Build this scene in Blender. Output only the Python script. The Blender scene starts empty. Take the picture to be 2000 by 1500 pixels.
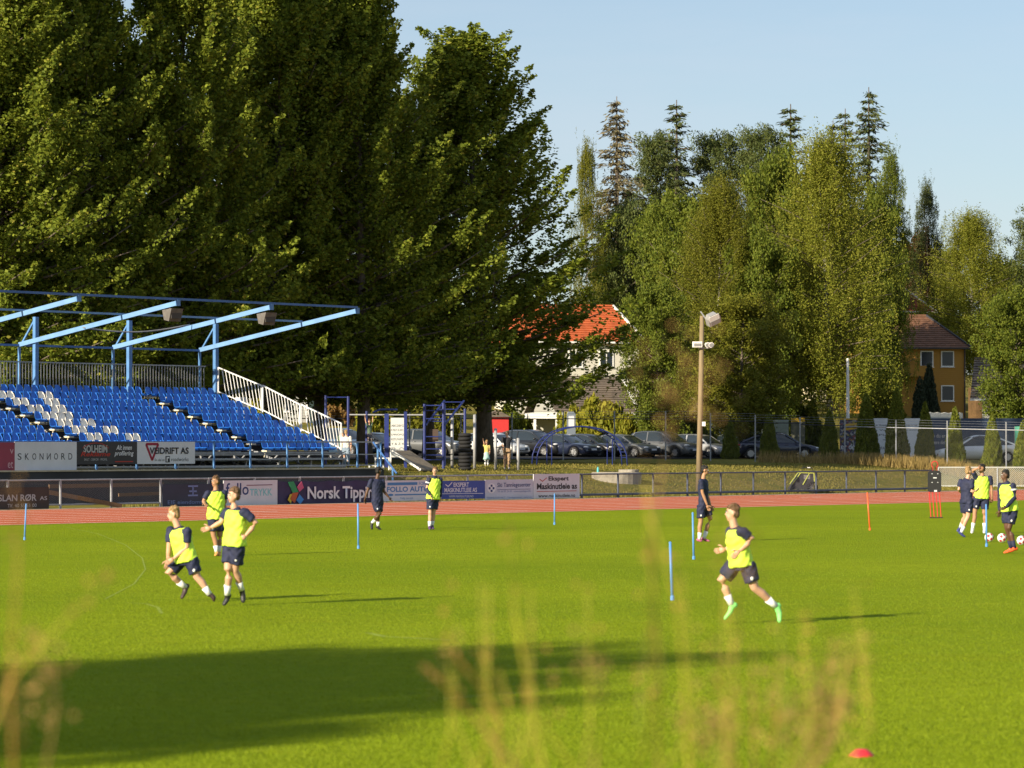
import bpy, bmesh, math, random
import numpy as np
from mathutils import Vector, Matrix, Quaternion

scene = bpy.context.scene
C = scene.collection
R = math.radians
rnd = random.Random(7)

# ------------------------------------------------------------------ camera
F = 6500.0                 # focal length in photo pixels (photo 2000 x 1500)
CAM_H = 2.35
PITCH = math.atan(116.0 / F)
cam_d = bpy.data.cameras.new('camera')
cam_d.sensor_width = 36.0
cam_d.lens = F / 2000.0 * 36.0
cam_d.clip_start = 0.3
cam_d.clip_end = 6000
cam_d.dof.use_dof = True
cam_d.dof.focus_distance = 125.0
cam_d.dof.aperture_fstop = 3.6
cam = bpy.data.objects.new('camera', cam_d)
C.objects.link(cam)
cam.location = (0, 0, CAM_H)
cam.rotation_euler = (R(90) + PITCH, 0, 0)
scene.camera = cam

# ------------------------------------------------------------------ sky, sun, exposure
SUN_EL, SUN_AZ = R(21.5), R(45)          # shadows run right and away, 45 degrees from the picture plane
to_sun = Vector((-math.cos(SUN_AZ) * math.cos(SUN_EL), -math.sin(SUN_AZ) * math.cos(SUN_EL), math.sin(SUN_EL)))
world = bpy.data.worlds.new('World')
scene.world = world
world.use_nodes = True
wn = world.node_tree
sky = wn.nodes.new('ShaderNodeTexSky')
sky.sky_type = 'NISHITA'
sky.sun_disc = False
sky.sun_elevation = SUN_EL
sky.sun_rotation = math.atan2(to_sun.x, to_sun.y)
sky.air_density = 1.0
sky.dust_density = 0.45
sky.ozone_density = 3.0
wn.nodes['Background'].inputs['Strength'].default_value = 0.067
# thin high cirrus spread evenly over the whole sky
wtc = wn.nodes.new('ShaderNodeTexCoord'); wmp = wn.nodes.new('ShaderNodeMapping'); wmp.inputs['Scale'].default_value = (1.2, 1.2, 7.0); wnz = wn.nodes.new('ShaderNodeTexNoise')
wnz.inputs['Scale'].default_value = 2.6; wnz.inputs['Detail'].default_value = 7; wnz.inputs['Roughness'].default_value = 0.6
wrm = wn.nodes.new('ShaderNodeMapRange'); wrm.inputs['From Min'].default_value = 0.42; wrm.inputs['From Max'].default_value = 0.8; wrm.inputs['To Min'].default_value = 0.28; wrm.inputs['To Max'].default_value = 0.62
wmx = wn.nodes.new('ShaderNodeMix'); wmx.data_type = 'RGBA'; wmx.inputs[7].default_value = (5.6, 6.1, 7.0, 1)
wn.links.new(wtc.outputs['Generated'], wmp.inputs['Vector']); wn.links.new(wmp.outputs['Vector'], wnz.inputs['Vector']); wn.links.new(wnz.outputs['Fac'], wrm.inputs['Value']); wn.links.new(wrm.outputs['Result'], wmx.inputs[0])
wn.links.new(sky.outputs['Color'], wmx.inputs[6]); wn.links.new(wmx.outputs[2], wn.nodes['Background'].inputs['Color'])
sun_d = bpy.data.lights.new('sun', 'SUN')
sun_d.energy = 5.0
sun_d.angle = R(0.5)
sun_d.color = (1.0, 0.87, 0.66)
sun = bpy.data.objects.new('sun', sun_d)
C.objects.link(sun)
sun.rotation_euler = (-to_sun).to_track_quat('-Z', 'Y').to_euler()
scene.view_settings.view_transform = 'Standard'
scene.view_settings.look = 'None'
scene.view_settings.gamma = 1
scene.view_settings.exposure = 0.85
scene.cycles.use_denoising = True
scene.cycles.max_bounces = 6
scene.cycles.transparent_max_bounces = 8
scene.cycles.caustics_reflective = False
scene.cycles.caustics_refractive = False

# ------------------------------------------------------------------ photo pixels to places
def ray(px, py):
    x, y = (px - 1000) / F, (750 - py) / F
    return Vector((x, math.cos(PITCH) - y * math.sin(PITCH), math.sin(PITCH) + y * math.cos(PITCH)))
def G(px, py, z=0.0):
    d = ray(px, py); k = (z - CAM_H) / d.z
    return Vector((d.x * k, d.y * k, z))
def W(px, py, Y):
    d = ray(px, py); k = Y / d.y
    return Vector((d.x * k, Y, CAM_H + d.z * k))

# the stadium frame: s along the track fence, t away from the pitch
A0, A1 = G(0, 996), G(1810, 960)
U = (A1 - A0).normalized()
N = Vector((-U.y, U.x, 0))
PHI = math.atan2(U.y, U.x)
O0 = A0 + U * ((0 - A0.x) / U.x)          # fence point straight ahead of the camera
def ST(s, t, z=0.0):
    p = O0 + U * s + N * t
    return Vector((p.x, p.y, z))
def PT(px, t):
    """place on the line t seen in photo column px: (s, Y)"""
    r = (px - 1000) / F
    Y = (t + O0.dot(N)) / (r * N.x + N.y)
    p = Vector((r * Y, Y, 0)) - O0
    return p.dot(U), Y
def sp(px, t): return PT(px, t)[0]
def zy(py, Y): return W(1000, py, Y).z

# ------------------------------------------------------------------ mesh building
class MB:
    def __init__(self): self.v = []; self.f = []
    def add(self, vs, fs):
        o = len(self.v); self.v += [tuple(p) for p in vs]; self.f += [tuple(i + o for i in f) for f in fs]; return self
    def box(self, c, s, rz=0.0):
        hx, hy, hz = s[0] / 2, s[1] / 2, s[2] / 2; ca, sa = math.cos(rz), math.sin(rz); vs = []
        for z in (-hz, hz):
            for x, y in ((-hx, -hy), (hx, -hy), (hx, hy), (-hx, hy)):
                vs.append((c[0] + x * ca - y * sa, c[1] + x * sa + y * ca, c[2] + z))
        return self.add(vs, [(3, 2, 1, 0), (4, 5, 6, 7), (0, 1, 5, 4), (1, 2, 6, 5), (2, 3, 7, 6), (3, 0, 4, 7)])
    def bar(self, p, q, w, h=None, up=(0, 0, 1)):
        p, q = Vector(p), Vector(q); h = h or w; d = (q - p).normalized(); up = Vector(up)
        if abs(d.dot(up)) > 0.98: up = Vector((0, 1, 0))
        x = d.cross(up).normalized(); y = x.cross(d).normalized(); vs = []
        for e in (p, q):
            for a, b in ((-1, -1), (1, -1), (1, 1), (-1, 1)): vs.append(e + x * (a * w / 2) + y * (b * h / 2))
        return self.add(vs, [(3, 2, 1, 0), (4, 5, 6, 7), (0, 1, 5, 4), (1, 2, 6, 5), (2, 3, 7, 6), (3, 0, 4, 7)])
    def loft(self, pts, radii, n=8, ref=(0, 0, 1), cap=True):
        """tube through pts; radii floats or (a, b); the a axis lies along ref"""
        pts = [Vector(p) for p in pts]; m = len(pts); rings = []; ref = Vector(ref)
        for i, p in enumerate(pts):
            d = (pts[min(i + 1, m - 1)] - pts[max(i - 1, 0)])
            d = d.normalized() if d.length > 1e-9 else Vector((0, 0, 1))
            a = ref - d * ref.dot(d)
            if a.length < 1e-3: a = Vector((1, 0, 0)) - d * d.x
            if a.length < 1e-3: a = Vector((0, 1, 0)) - d * d.y
            a.normalize(); b = d.cross(a); r = radii[i]; ra, rb = (r if isinstance(r, (tuple, list)) else (r, r))
            rings.append([p + a * (ra * math.cos(2 * math.pi * k / n)) + b * (rb * math.sin(2 * math.pi * k / n)) for k in range(n)])
        vs = [v for r in rings for v in r]; fs = []
        for i in range(m - 1):
            for k in range(n):
                fs.append((i * n + k, i * n + (k + 1) % n, (i + 1) * n + (k + 1) % n, (i + 1) * n + k))
        if cap: fs.append(tuple(reversed(range(n)))); fs.append(tuple((m - 1) * n + k for k in range(n)))
        return self.add(vs, fs)
    def tube(self, p, q, r, r2=None, n=8): return self.loft([p, q], [r, r2 if r2 is not None else r], n)
    def ball(self, c, r, n=10, m=7):
        r = r if isinstance(r, (tuple, list)) else (r, r, r); c = Vector(c); vs = [c + Vector((0, 0, -r[2]))]
        for i in range(1, m):
            th = math.pi * i / m
            for k in range(n):
                ph = 2 * math.pi * k / n
                vs.append(c + Vector((r[0] * math.sin(th) * math.cos(ph), r[1] * math.sin(th) * math.sin(ph), -r[2] * math.cos(th))))
        vs.append(c + Vector((0, 0, r[2]))); fs = [(0, 1 + (k + 1) % n, 1 + k) for k in range(n)]
        for i in range(m - 2):
            for k in range(n):
                a = 1 + i * n; fs.append((a + k, a + (k + 1) % n, a + n + (k + 1) % n, a + n + k))
        a = 1 + (m - 2) * n; fs += [(a + k, a + (k + 1) % n, len(vs) - 1) for k in range(n)]
        return self.add(vs, fs)
    def prism(self, poly, off):
        """polygon (3d points) swept by the vector off"""
        poly = [Vector(p) for p in poly]; off = Vector(off); n = len(poly)
        fs = [tuple(reversed(range(n))), tuple(n + i for i in range(n))]
        fs += [(i, (i + 1) % n, n + (i + 1) % n, n + i) for i in range(n)]
        return self.add(poly + [p + off for p in poly], fs)
    def quad(self, a, b, c, d): return self.add([a, b, c, d], [(0, 1, 2, 3)])
    def lathe(self, prof, n=16, c=(0, 0, 0)):
        """profile of (radius, z) about the vertical"""
        vs = []; fs = []; m = len(prof)
        for r, z in prof:
            for k in range(n): vs.append((c[0] + r * math.cos(2 * math.pi * k / n), c[1] + r * math.sin(2 * math.pi * k / n), c[2] + z))
        for i in range(m - 1):
            for k in range(n): fs.append((i * n + k, i * n + (k + 1) % n, (i + 1) * n + (k + 1) % n, (i + 1) * n + k))
        fs.append(tuple(reversed(range(n)))); fs.append(tuple((m - 1) * n + k for k in range(n)))
        return self.add(vs, fs)
    def mesh(self, name, smooth=False, fix=True):
        me = bpy.data.meshes.new(name); me.from_pydata([tuple(v) for v in self.v], [], self.f)
        if fix:
            bm = bmesh.new(); bm.from_mesh(me); bmesh.ops.recalc_face_normals(bm, faces=bm.faces); bm.to_mesh(me); bm.free()
        if smooth: me.polygons.foreach_set('use_smooth', [True] * len(me.polygons))
        me.update(); return me
    def build(self, name, mat, parent=None, smooth=False, fix=True, loc=None):
        return link(name, self.mesh(name, smooth, fix), mat, parent, loc)

def link(name, me, mat, parent=None, loc=None):
    o = bpy.data.objects.new(name, me); C.objects.link(o)
    if mat is not None and len(me.materials) == 0: me.materials.append(mat)
    if parent is not None: o.parent = parent
    if loc is not None: o.location = loc
    return o
def thing(name, label, cat, loc=(0, 0, 0), rz=0.0, group=None):
    o = bpy.data.objects.new(name, None); C.objects.link(o); o.empty_display_size = 0.2
    o.location = loc; o.rotation_euler = (0, 0, rz); return tag(o, label, cat, group)
def tag(o, label=None, cat=None, group=None, kind=None):
    if label: o['label'] = label
    if cat: o['category'] = cat
    if group: o['group'] = group
    if kind: o['kind'] = kind
    return o
def copy_tree(o, parent=None):
    c = o.copy(); C.objects.link(c); c.parent = parent
    for ch in o.children: copy_tree(ch, c)
    return c

# ------------------------------------------------------------------ materials
MATS = {}
def mat(name, col, rough=0.6, metal=0.0, var=0.0, scale=8.0, bump=0.0, spec=0.4, coat=0.0, col2=None, stretch=None, detail=4.0):
    """plain procedural material: a base colour broken up by noise, with optional relief"""
    if name in MATS: return MATS[name]
    m = bpy.data.materials.new(name); m.use_nodes = True; nt = m.node_tree; b = nt.nodes['Principled BSDF']
    b.inputs['Roughness'].default_value = rough; b.inputs['Metallic'].default_value = metal
    b.inputs['Specular IOR Level'].default_value = spec; b.inputs['Coat Weight'].default_value = coat
    col = tuple(col) + (1,); b.inputs['Base Color'].default_value = col
    if var or col2 or bump:
        tc = nt.nodes.new('ShaderNodeTexCoord'); mp = nt.nodes.new('ShaderNodeMapping'); nz = nt.nodes.new('ShaderNodeTexNoise')
        if stretch: mp.inputs['Scale'].default_value = stretch
        nz.inputs['Scale'].default_value = scale; nz.inputs['Detail'].default_value = detail
        nt.links.new(tc.outputs['Object'], mp.inputs['Vector']); nt.links.new(mp.outputs['Vector'], nz.inputs['Vector'])
        mix = nt.nodes.new('ShaderNodeMix'); mix.data_type = 'RGBA'
        c2 = tuple(col2) + (1,) if col2 else tuple(min(1, c * (1 + var)) for c in col[:3]) + (1,)
        c1 = col if col2 else tuple(c * (1 - var) for c in col[:3]) + (1,)
        mix.inputs[6].default_value = c1; mix.inputs[7].default_value = c2
        rm = nt.nodes.new('ShaderNodeMapRange'); rm.inputs['From Min'].default_value = 0.32; rm.inputs['From Max'].default_value = 0.68
        nt.links.new(nz.outputs['Fac'], rm.inputs['Value']); nt.links.new(rm.outputs['Result'], mix.inputs[0])
        nt.links.new(mix.outputs[2], b.inputs['Base Color'])
        if bump:
            bp = nt.nodes.new('ShaderNodeBump'); bp.inputs['Strength'].default_value = min(1, bump); bp.inputs['Distance'].default_value = 0.02
            nt.links.new(nz.outputs['Fac'], bp.inputs['Height']); nt.links.new(bp.outputs['Normal'], b.inputs['Normal'])
    MATS[name] = m; return m

def leaf_mat(name, c1, c2, trans=0.35, c3=None):
    """foliage: each leaf takes its own tone between c1 and c2, and lets some light through"""
    if name in MATS: return MATS[name]
    m = bpy.data.materials.new(name); m.use_nodes = True; nt = m.node_tree; b = nt.nodes['Principled BSDF']; out = nt.nodes['Material Output']
    g = nt.nodes.new('ShaderNodeNewGeometry'); cr = nt.nodes.new('ShaderNodeValToRGB')
    cr.color_ramp.elements[0].color = tuple(c1) + (1,); cr.color_ramp.elements[1].color = tuple(c2) + (1,)
    if c3: e = cr.color_ramp.elements.new(0.96); e.color = tuple(c2) + (1,); cr.color_ramp.elements[2].color = tuple(c3) + (1,)
    nt.links.new(g.outputs['Random Per Island'], cr.inputs['Fac']); nt.links.new(cr.outputs['Color'], b.inputs['Base Color'])
    b.inputs['Roughness'].default_value = 0.6; b.inputs['Specular IOR Level'].default_value = 0.12
    tr = nt.nodes.new('ShaderNodeBsdfTranslucent'); mx = nt.nodes.new('ShaderNodeMixShader'); mx.inputs['Fac'].default_value = trans
    hs = nt.nodes.new('ShaderNodeHueSaturation'); hs.inputs['Value'].default_value = 1.3; hs.inputs['Hue'].default_value = 0.485
    nt.links.new(cr.outputs['Color'], hs.inputs['Color']); nt.links.new(hs.outputs['Color'], tr.inputs['Color'])
    nt.links.new(b.outputs['BSDF'], mx.inputs[1]); nt.links.new(tr.outputs['BSDF'], mx.inputs[2]); nt.links.new(mx.outputs['Shader'], out.inputs['Surface'])
    MATS[name] = m; return m

def ground_mat(name, layers, bump=0.5, bscale=25.0, rough=0.9):
    """ground: base colour, then (colour, noise scale, lo, hi, stretch) layers mixed in by noise in world metres"""
    m = bpy.data.materials.new(name); m.use_nodes = True; nt = m.node_tree; b = nt.nodes['Principled BSDF']
    b.inputs['Roughness'].default_value = rough; b.inputs['Specular IOR Level'].default_value = 0.03
    g = nt.nodes.new('ShaderNodeNewGeometry'); prev = None
    for col, sc, lo, hi, st in layers:
        if prev is None:
            rgb = nt.nodes.new('ShaderNodeRGB'); rgb.outputs[0].default_value = tuple(col) + (1,); prev = rgb.outputs[0]; continue
        mp = nt.nodes.new('ShaderNodeMapping'); mp.inputs['Scale'].default_value = st or (1, 1, 1)
        mp.inputs['Rotation'].default_value = (0, 0, -PHI) if st else (0, 0, 0)
        nz = nt.nodes.new('ShaderNodeTexNoise'); nz.inputs['Scale'].default_value = sc; nz.inputs['Detail'].default_value = 5
        rm = nt.nodes.new('ShaderNodeMapRange'); rm.inputs['From Min'].default_value = lo; rm.inputs['From Max'].default_value = hi
        mix = nt.nodes.new('ShaderNodeMix'); mix.data_type = 'RGBA'; mix.inputs[7].default_value = tuple(col) + (1,)
        nt.links.new(g.outputs['Position'], mp.inputs['Vector']); nt.links.new(mp.outputs['Vector'], nz.inputs['Vector'])
        nt.links.new(nz.outputs['Fac'], rm.inputs['Value']); nt.links.new(rm.outputs['Result'], mix.inputs[0]); nt.links.new(prev, mix.inputs[6]); prev = mix.outputs[2]
    nt.links.new(prev, b.inputs['Base Color'])
    nz = nt.nodes.new('ShaderNodeTexNoise'); nz.inputs['Scale'].default_value = bscale; nz.inputs['Detail'].default_value = 3
    bp = nt.nodes.new('ShaderNodeBump'); bp.inputs['Strength'].default_value = bump; bp.inputs['Distance'].default_value = 0.05
    nt.links.new(g.outputs['Position'], nz.inputs['Vector']); nt.links.new(nz.outputs['Fac'], bp.inputs['Height']); nt.links.new(bp.outputs['Normal'], b.inputs['Normal'])
    MATS[name] = m; return m

M_pitch = ground_mat('pitch_grass', [((0.160, 0.232, 0.005), 0, 0, 0, None), ((0.222, 0.290, 0.0075), 0.09, 0.38, 0.62, None),
    ((0.19, 0.245, 0.005), 0.35, 0.48, 0.72, (1, 2.4, 1)), ((0.30, 0.335, 0.014), 2.2, 0.56, 0.8, (0.5, 1.6, 1)), ((0.125, 0.175, 0.003), 7.0, 0.48, 0.72, None), ((0.33, 0.36, 0.03), 24, 0.55, 0.8, None)], 0.9, 18)
M_rough = ground_mat('rough_grass', [((0.20, 0.165, 0.035), 0, 0, 0, None), ((0.135, 0.135, 0.022), 0.3, 0.4, 0.62, None),
    ((0.27, 0.205, 0.06), 1.4, 0.48, 0.7, None), ((0.10, 0.115, 0.018), 5.0, 0.5, 0.7, None), ((0.31, 0.25, 0.10), 14, 0.55, 0.75, None)], 1.0, 12)
M_track = ground_mat('track_rubber', [((0.47, 0.115, 0.050), 0, 0, 0, None), ((0.52, 0.14, 0.068), 0.25, 0.4, 0.65, None), ((0.43, 0.10, 0.055), 2.0, 0.5, 0.75, (0.3, 2, 1)), ((0.60, 0.21, 0.13), 12, 0.55, 0.8, None)], 0.2, 40)
M_sand = ground_mat('gravel', [((0.36, 0.30, 0.21), 0, 0, 0, None), ((0.24, 0.20, 0.13), 3.0, 0.45, 0.65, None), ((0.16, 0.16, 0.05), 1.1, 0.55, 0.66, None)], 0.8, 30)
M_asphalt = ground_mat('asphalt', [((0.055, 0.055, 0.058), 0, 0, 0, None), ((0.08, 0.078, 0.075), 0.6, 0.4, 0.7, None)], 0.3, 40)
M_line = mat('lane_paint', (0.85, 0.78, 0.70), 0.7, var=0.15, scale=2)

# ------------------------------------------------------------------ terrain
S_WALL = sp(748, 7.2)
def lerp_table(x, tab):
    for (a, za), (b, zb) in zip(tab, tab[1:]):
        if x <= b: return za + (zb - za) * max(0, (x - a) / (b - a))
    return tab[-1][1]
BANK = [(0.5, 0), (2.0, 0.25), (5.5, 0.85), (9, 1.12), (14, 1.25), (28, 1.42), (46, 1.6), (60, 2.4), (80, 4.9), (100, 6.2), (140, 8.5), (220, 13), (350, 19), (700, 24), (3000, 30)]
LEFT = [(7.2, 0), (7.25, 1.25), (14, 1.25)] + BANK[5:]
def ground_z(s, t):
    t -= 8.5 * max(0, min(1, (s - 24) / 18)) * max(0, min(1, (60 - t) / 40))
    if t <= 0.5: return 0.0
    w = min(1, max(0, (s - S_WALL) / 1.5))
    return lerp_table(t, LEFT) * (1 - w) + lerp_table(t, BANK) * w
def on_ground(x, y):
    p = Vector((x, y, 0)) - O0; return ground_z(p.dot(U), p.dot(N))
def P_at(px, Y):
    x = (px - 1000) / F * Y; return Vector((x, Y, on_ground(x, Y)))
ss = [-1500, -600, -300, -150, -80] + [-60 + 3 * i for i in range(14)] + [S_WALL - 1.0, S_WALL - 0.02, S_WALL + 0.5, S_WALL + 1, S_WALL + 1.5] + [S_WALL + 4 + 4 * i for i in range(30)] + [180, 240, 400, 800, 2000]
ss = sorted(ss)
ts = [-900, -300, -150, -80, -40, -17, -8, 0, 0.5, 1.2, 2, 3.2, 4.4, 5.5, 7.18, 7.26, 9, 11, 14, 20, 28, 37, 46, 53, 60, 70, 80, 90, 100, 120, 140, 180, 220, 350, 700, 3000]
g = MB()
for t in ts:
    for s in ss:
        wob = 0.05 * math.sin(s * 0.9 + t) * math.sin(t * 1.3 + s * 0.31) if 1 < t < 60 and s > S_WALL + 2 else 0
        g.v.append(tuple(ST(s, t, ground_z(s, t) + wob)))
nS = len(ss)
for i in range(len(ts) - 1):
    for j in range(nS - 1): g.f.append((i * nS + j, i * nS + j + 1, (i + 1) * nS + j + 1, (i + 1) * nS + j))
tag(g.build('ground', M_rough, smooth=True, fix=False), kind='structure')
T_NEAR = (G(600, 1011.5) - O0).dot(N)       # inner edge of the track
def sheet(name, m, s0, s1, t0, t1, z, step=30):
    b = MB(); n = max(1, int((s1 - s0) / step))
    for i in range(n):
        a, c = s0 + (s1 - s0) * i / n, s0 + (s1 - s0) * (i + 1) / n
        b.quad(ST(a, t0, z), ST(c, t0, z), ST(c, t1, z), ST(a, t1, z))
    return b.build(name, m, fix=False)
tag(sheet('pitch', M_pitch, -400, 400, -260, T_NEAR - 0.1, 0.004), kind='structure')
track = tag(sheet('running_track', M_track, -400, 400, T_NEAR - 0.1, -0.9, 0.008), kind='structure')
tag(sheet('gravel_verge', M_sand, -400, 400, -0.9, 0.45, 0.006), kind='structure')
NL = 8
for i in range(NL + 1):
    t = T_NEAR + 0.15 + (-1.3 - T_NEAR - 0.15) * i / NL
    sheet('lane_line', M_line, -200, 200, t - 0.07, t + 0.07, 0.012).parent = track
ln = MB()
rl = random.Random(3)
for i in range(14):                           # faint worn stagger marks across the lanes
    s = -30 + i * 5.2 + rl.uniform(-1, 1); t = T_NEAR + 0.3 + rl.random() * 12; ln.quad(ST(s, t, 0.013), ST(s + 1.6, t, 0.013), ST(s + 1.6, t + 0.12, 0.013), ST(s, t + 0.12, 0.013))
ln.build('stagger_marks', M_line, track, fix=False)
lot = MB()
for a in range(-60, 120, 6):
    q = []
    for s, t in ((a, 33), (a + 6, 33), (a + 6, 50), (a, 50)): q.append(ST(s, t, ground_z(s, t) + 0.03))
    lot.quad(*q)
tag(lot.build('parking_lot', M_asphalt, fix=False), kind='structure')
# faint worn arcs in the turf
M_wear = mat('worn_turf', (0.215, 0.285, 0.011), 0.9, var=0.2, scale=3)

# ------------------------------------------------------------------ lettering
def text_mesh(body, bold=0.0, spacing=1.0, shear=0.0):
    cu = bpy.data.curves.new('lettering', 'FONT'); cu.body = body; cu.size = 1.0; cu.offset = bold; cu.space_character = spacing; cu.shear = shear
    cu.resolution_u = 3
    o = bpy.data.objects.new('lettering', cu); C.objects.link(o)
    dg = bpy.context.evaluated_depsgraph_get(); me = bpy.data.meshes.new_from_object(o.evaluated_get(dg))
    bpy.data.objects.remove(o); bpy.data.curves.remove(cu); me.name = 'lettering'; return me
def lettering(parent, body, box, m, bold=0.0, y=-0.035, spacing=1.0, shear=0.0, mirror=False):
    """letters filling box = (x0, z0, x1, z1) on the front face of a board"""
    me = text_mesh(body, bold, spacing, shear); n = len(me.vertices); co = np.empty(n * 3); me.vertices.foreach_get('co', co); co = co.reshape(n, 3)
    lo, hi = co.min(0), co.max(0); out = np.empty_like(co); x0, z0, x1, z1 = box
    fx = (co[:, 0] - lo[0]) / max(1e-6, hi[0] - lo[0]); fz = (co[:, 1] - lo[1]) / max(1e-6, hi[1] - lo[1])
    if mirror: fx = 1 - fx
    out[:, 0] = x0 + fx * (x1 - x0); out[:, 1] = y; out[:, 2] = z0 + fz * (z1 - z0)
    me.vertices.foreach_set('co', out.ravel()); me.materials.clear(); me.update()
    o = link('lettering', me, m, parent)
    if z1 - z0 < 0.32: o['kind'] = 'stuff'      # small print: too fine to pick apart
    return o
def shape(parent, name, pts, m, y=-0.034):
    b = MB(); b.prism([(x, y, z) for x, z in pts], (0, 0.012, 0)); return b.build(name, m, parent)
def band(parent, name, pts, w, m, y=-0.036):
    b = MB()
    for p, q in zip(pts, pts[1:]): b.bar((p[0], y, p[1]), (q[0], y, q[1]), 0.008, w, up=(0, 0, 1) if abs(p[1] - q[1]) < abs(p[0] - q[0]) else (1, 0, 0))
    return b.build(name, m, parent)

# ------------------------------------------------------------------ the grandstand
M_blue = mat('blue_steel', (0.09, 0.22, 0.46), 0.5, var=0.12, scale=3)
M_bluedk = mat('dark_blue_steel', (0.05, 0.13, 0.34), 0.5, var=0.12, scale=3)
M_seat = mat('blue_seat_plastic', (0.018, 0.15, 0.56), 0.42, var=0.10, scale=1.2, spec=0.5)
M_seatw = mat('white_seat_plastic', (0.74, 0.71, 0.65), 0.45, var=0.05, scale=4)
M_galv = mat('galvanised_steel', (0.30, 0.31, 0.33), 0.5, 0.4, var=0.15, scale=6)
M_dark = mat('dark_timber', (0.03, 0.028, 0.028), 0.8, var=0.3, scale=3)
M_cream = mat('cream_bracket', (0.62, 0.55, 0.40), 0.6, var=0.1, scale=8)
M_white = mat('white_paint', (0.72, 0.71, 0.68), 0.55, var=0.06, scale=5)
M_char = mat('charcoal_wall', (0.030, 0.033, 0.040), 0.8, var=0.25, scale=0.8)
M_conc = mat('pale_concrete', (0.42, 0.37, 0.28), 0.85, var=0.15, scale=3, bump=0.3)
stand = thing('grandstand', 'steel grandstand with rows of blue and white bucket seats and bare roof beams', 'grandstand', O0, PHI)
ROWS, T0, RUN, ZS0, RISE, PIT = 9, 9.0, 0.89, 2.16, 0.292, 0.424
S_END = sp(655, 9.0)
def seat_mesh():
    prof = [(-0.205, -0.07), (-0.215, -0.01), (-0.06, -0.025), (0.10, -0.01), (0.17, 0.06), (0.205, 0.19), (0.235, 0.335)]
    hw = [0.165, 0.185, 0.19, 0.185, 0.18, 0.172, 0.132]; b = MB(); cols = (-1, -0.72, 0, 0.72, 1); V = []
    for layer in (0, 1):
        for i, (y, z) in enumerate(prof):
            for c in cols:
                e = max(0, abs(c) - 0.7) / 0.3
                yy = y - (0.05 * e if i >= 4 else 0); zz = z + (0.035 * e if 1 <= i <= 4 else 0) - (0.055 * e if i == 6 else 0)
                if layer: yy += 0.016 if i >= 4 else 0.004; zz -= 0.016 if i < 5 else 0.004
                V.append((c * hw[i], yy, zz))
    m, n = len(prof), len(cols); fs = []
    for L in (0, 1):
        o = L * m * n
        for i in range(m - 1):
            for j in range(n - 1):
                q = (o + i * n + j, o + i * n + j + 1, o + (i + 1) * n + j + 1, o + (i + 1) * n + j); fs.append(q if not L else q[::-1])
    rim = [i * n for i in range(m)] + [(m - 1) * n + j for j in range(1, n)] + [i * n + n - 1 for i in range(m - 2, -1, -1)] + [j for j in range(n - 2, 0, -1)]
    for a, c in zip(rim, rim[1:] + rim[:1]): fs.append((a, c, m * n + c, m * n + a))
    b.add(V, fs); return b
me_b = seat_mesh().mesh('seat'); me_b.materials.append(M_seat)
me_w = seat_mesh().mesh('seat'); me_w.materials.append(M_seatw)
WHITE = {1: (1, 2, 6, 7), 2: (1, 2, 5, 6), 3: (1, 2, 4, 5), 4: (1, 2, 3, 4), 5: (1, 2, 4, 5), 6: (1, 2, 5, 6), 7: (1, 2, 6, 7)}
NR, NM = 10, 20
AISLE = 1.02
S_R0 = S_END - 0.15 - NR * PIT                 # left end of the right block
S_M0 = S_R0 - AISLE - NM * PIT                 # left end of the middle block
S_L1 = S_M0 - AISLE
brackets = []
for r in range(ROWS):
    t, z = T0 + r * RUN, ZS0 + r * RISE
    slots = [(S_R0 + (i + 0.5) * PIT, 0) for i in range(NR)]
    slots += [(S_M0 + (i + 0.5) * PIT, 1 if i in WHITE.get(r, ()) else 0) for i in range(NM)]
    if r == ROWS - 1: slots += [(S_R0 - AISLE + (i + 0.5) * PIT, 0) for i in range(2)] + [(S_L1 + (i + 0.5) * PIT, 0) for i in range(2)]
    s_left = sp(-60, t)
    i = 0
    while S_L1 - (i + 0.5) * PIT > s_left: slots.append((S_L1 - (i + 0.5) * PIT, 0)); i += 1
    for s, w in slots:
        o = link('seat', me_w if w else me_b, None, stand); o.location = (s, t + rnd.uniform(-.008, .008), z + rnd.uniform(-.006, .006)); o.rotation_euler = (rnd.uniform(-.03, .03), 0, rnd.uniform(-.03, .03))
    # tier: foot boards, seat rail, riser
    for a, c in ((S_R0, S_END - 0.15), (S_M0, S_R0 - AISLE), (min(s_left, S_L1 - 1) - 1, S_L1)):
        MB().box(((a + c) / 2, t + 0.02, z - 0.085), (c - a, 0.14, 0.05)).build('seat_rail', M_bluedk, stand)
        MB().box(((a + c) / 2, t - 0.17, z - 0.455), (c - a, 0.78, 0.05)).build('foot_board', M_galv, stand)
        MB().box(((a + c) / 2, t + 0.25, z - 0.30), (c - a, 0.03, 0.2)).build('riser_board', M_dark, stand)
    for a in (S_R0, S_M0):
        br = MB(); br.box((a + 0.12, t - 0.02, z - 0.135), (0.26, 0.34, 0.06)); br.bar((a + 0.10, t - 0.02, z - 0.16), (a + 0.02, t - 0.02, z - 0.42), 0.035, 0.05)
        br.build('seat_bracket', M_cream, stand)
    for a in (S_R0 - AISLE, S_L1):
        if r < ROWS - 1:
            MB().box((a + AISLE / 2, t - 0.05, z - 0.44), (AISLE - 0.06, 0.5, 0.04)).build('aisle_step', M_dark, stand)
            MB().box((a + AISLE / 2, t - 0.48, z - 0.58), (AISLE - 0.06, 0.42, 0.04)).build('aisle_step', M_dark, stand)
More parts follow.
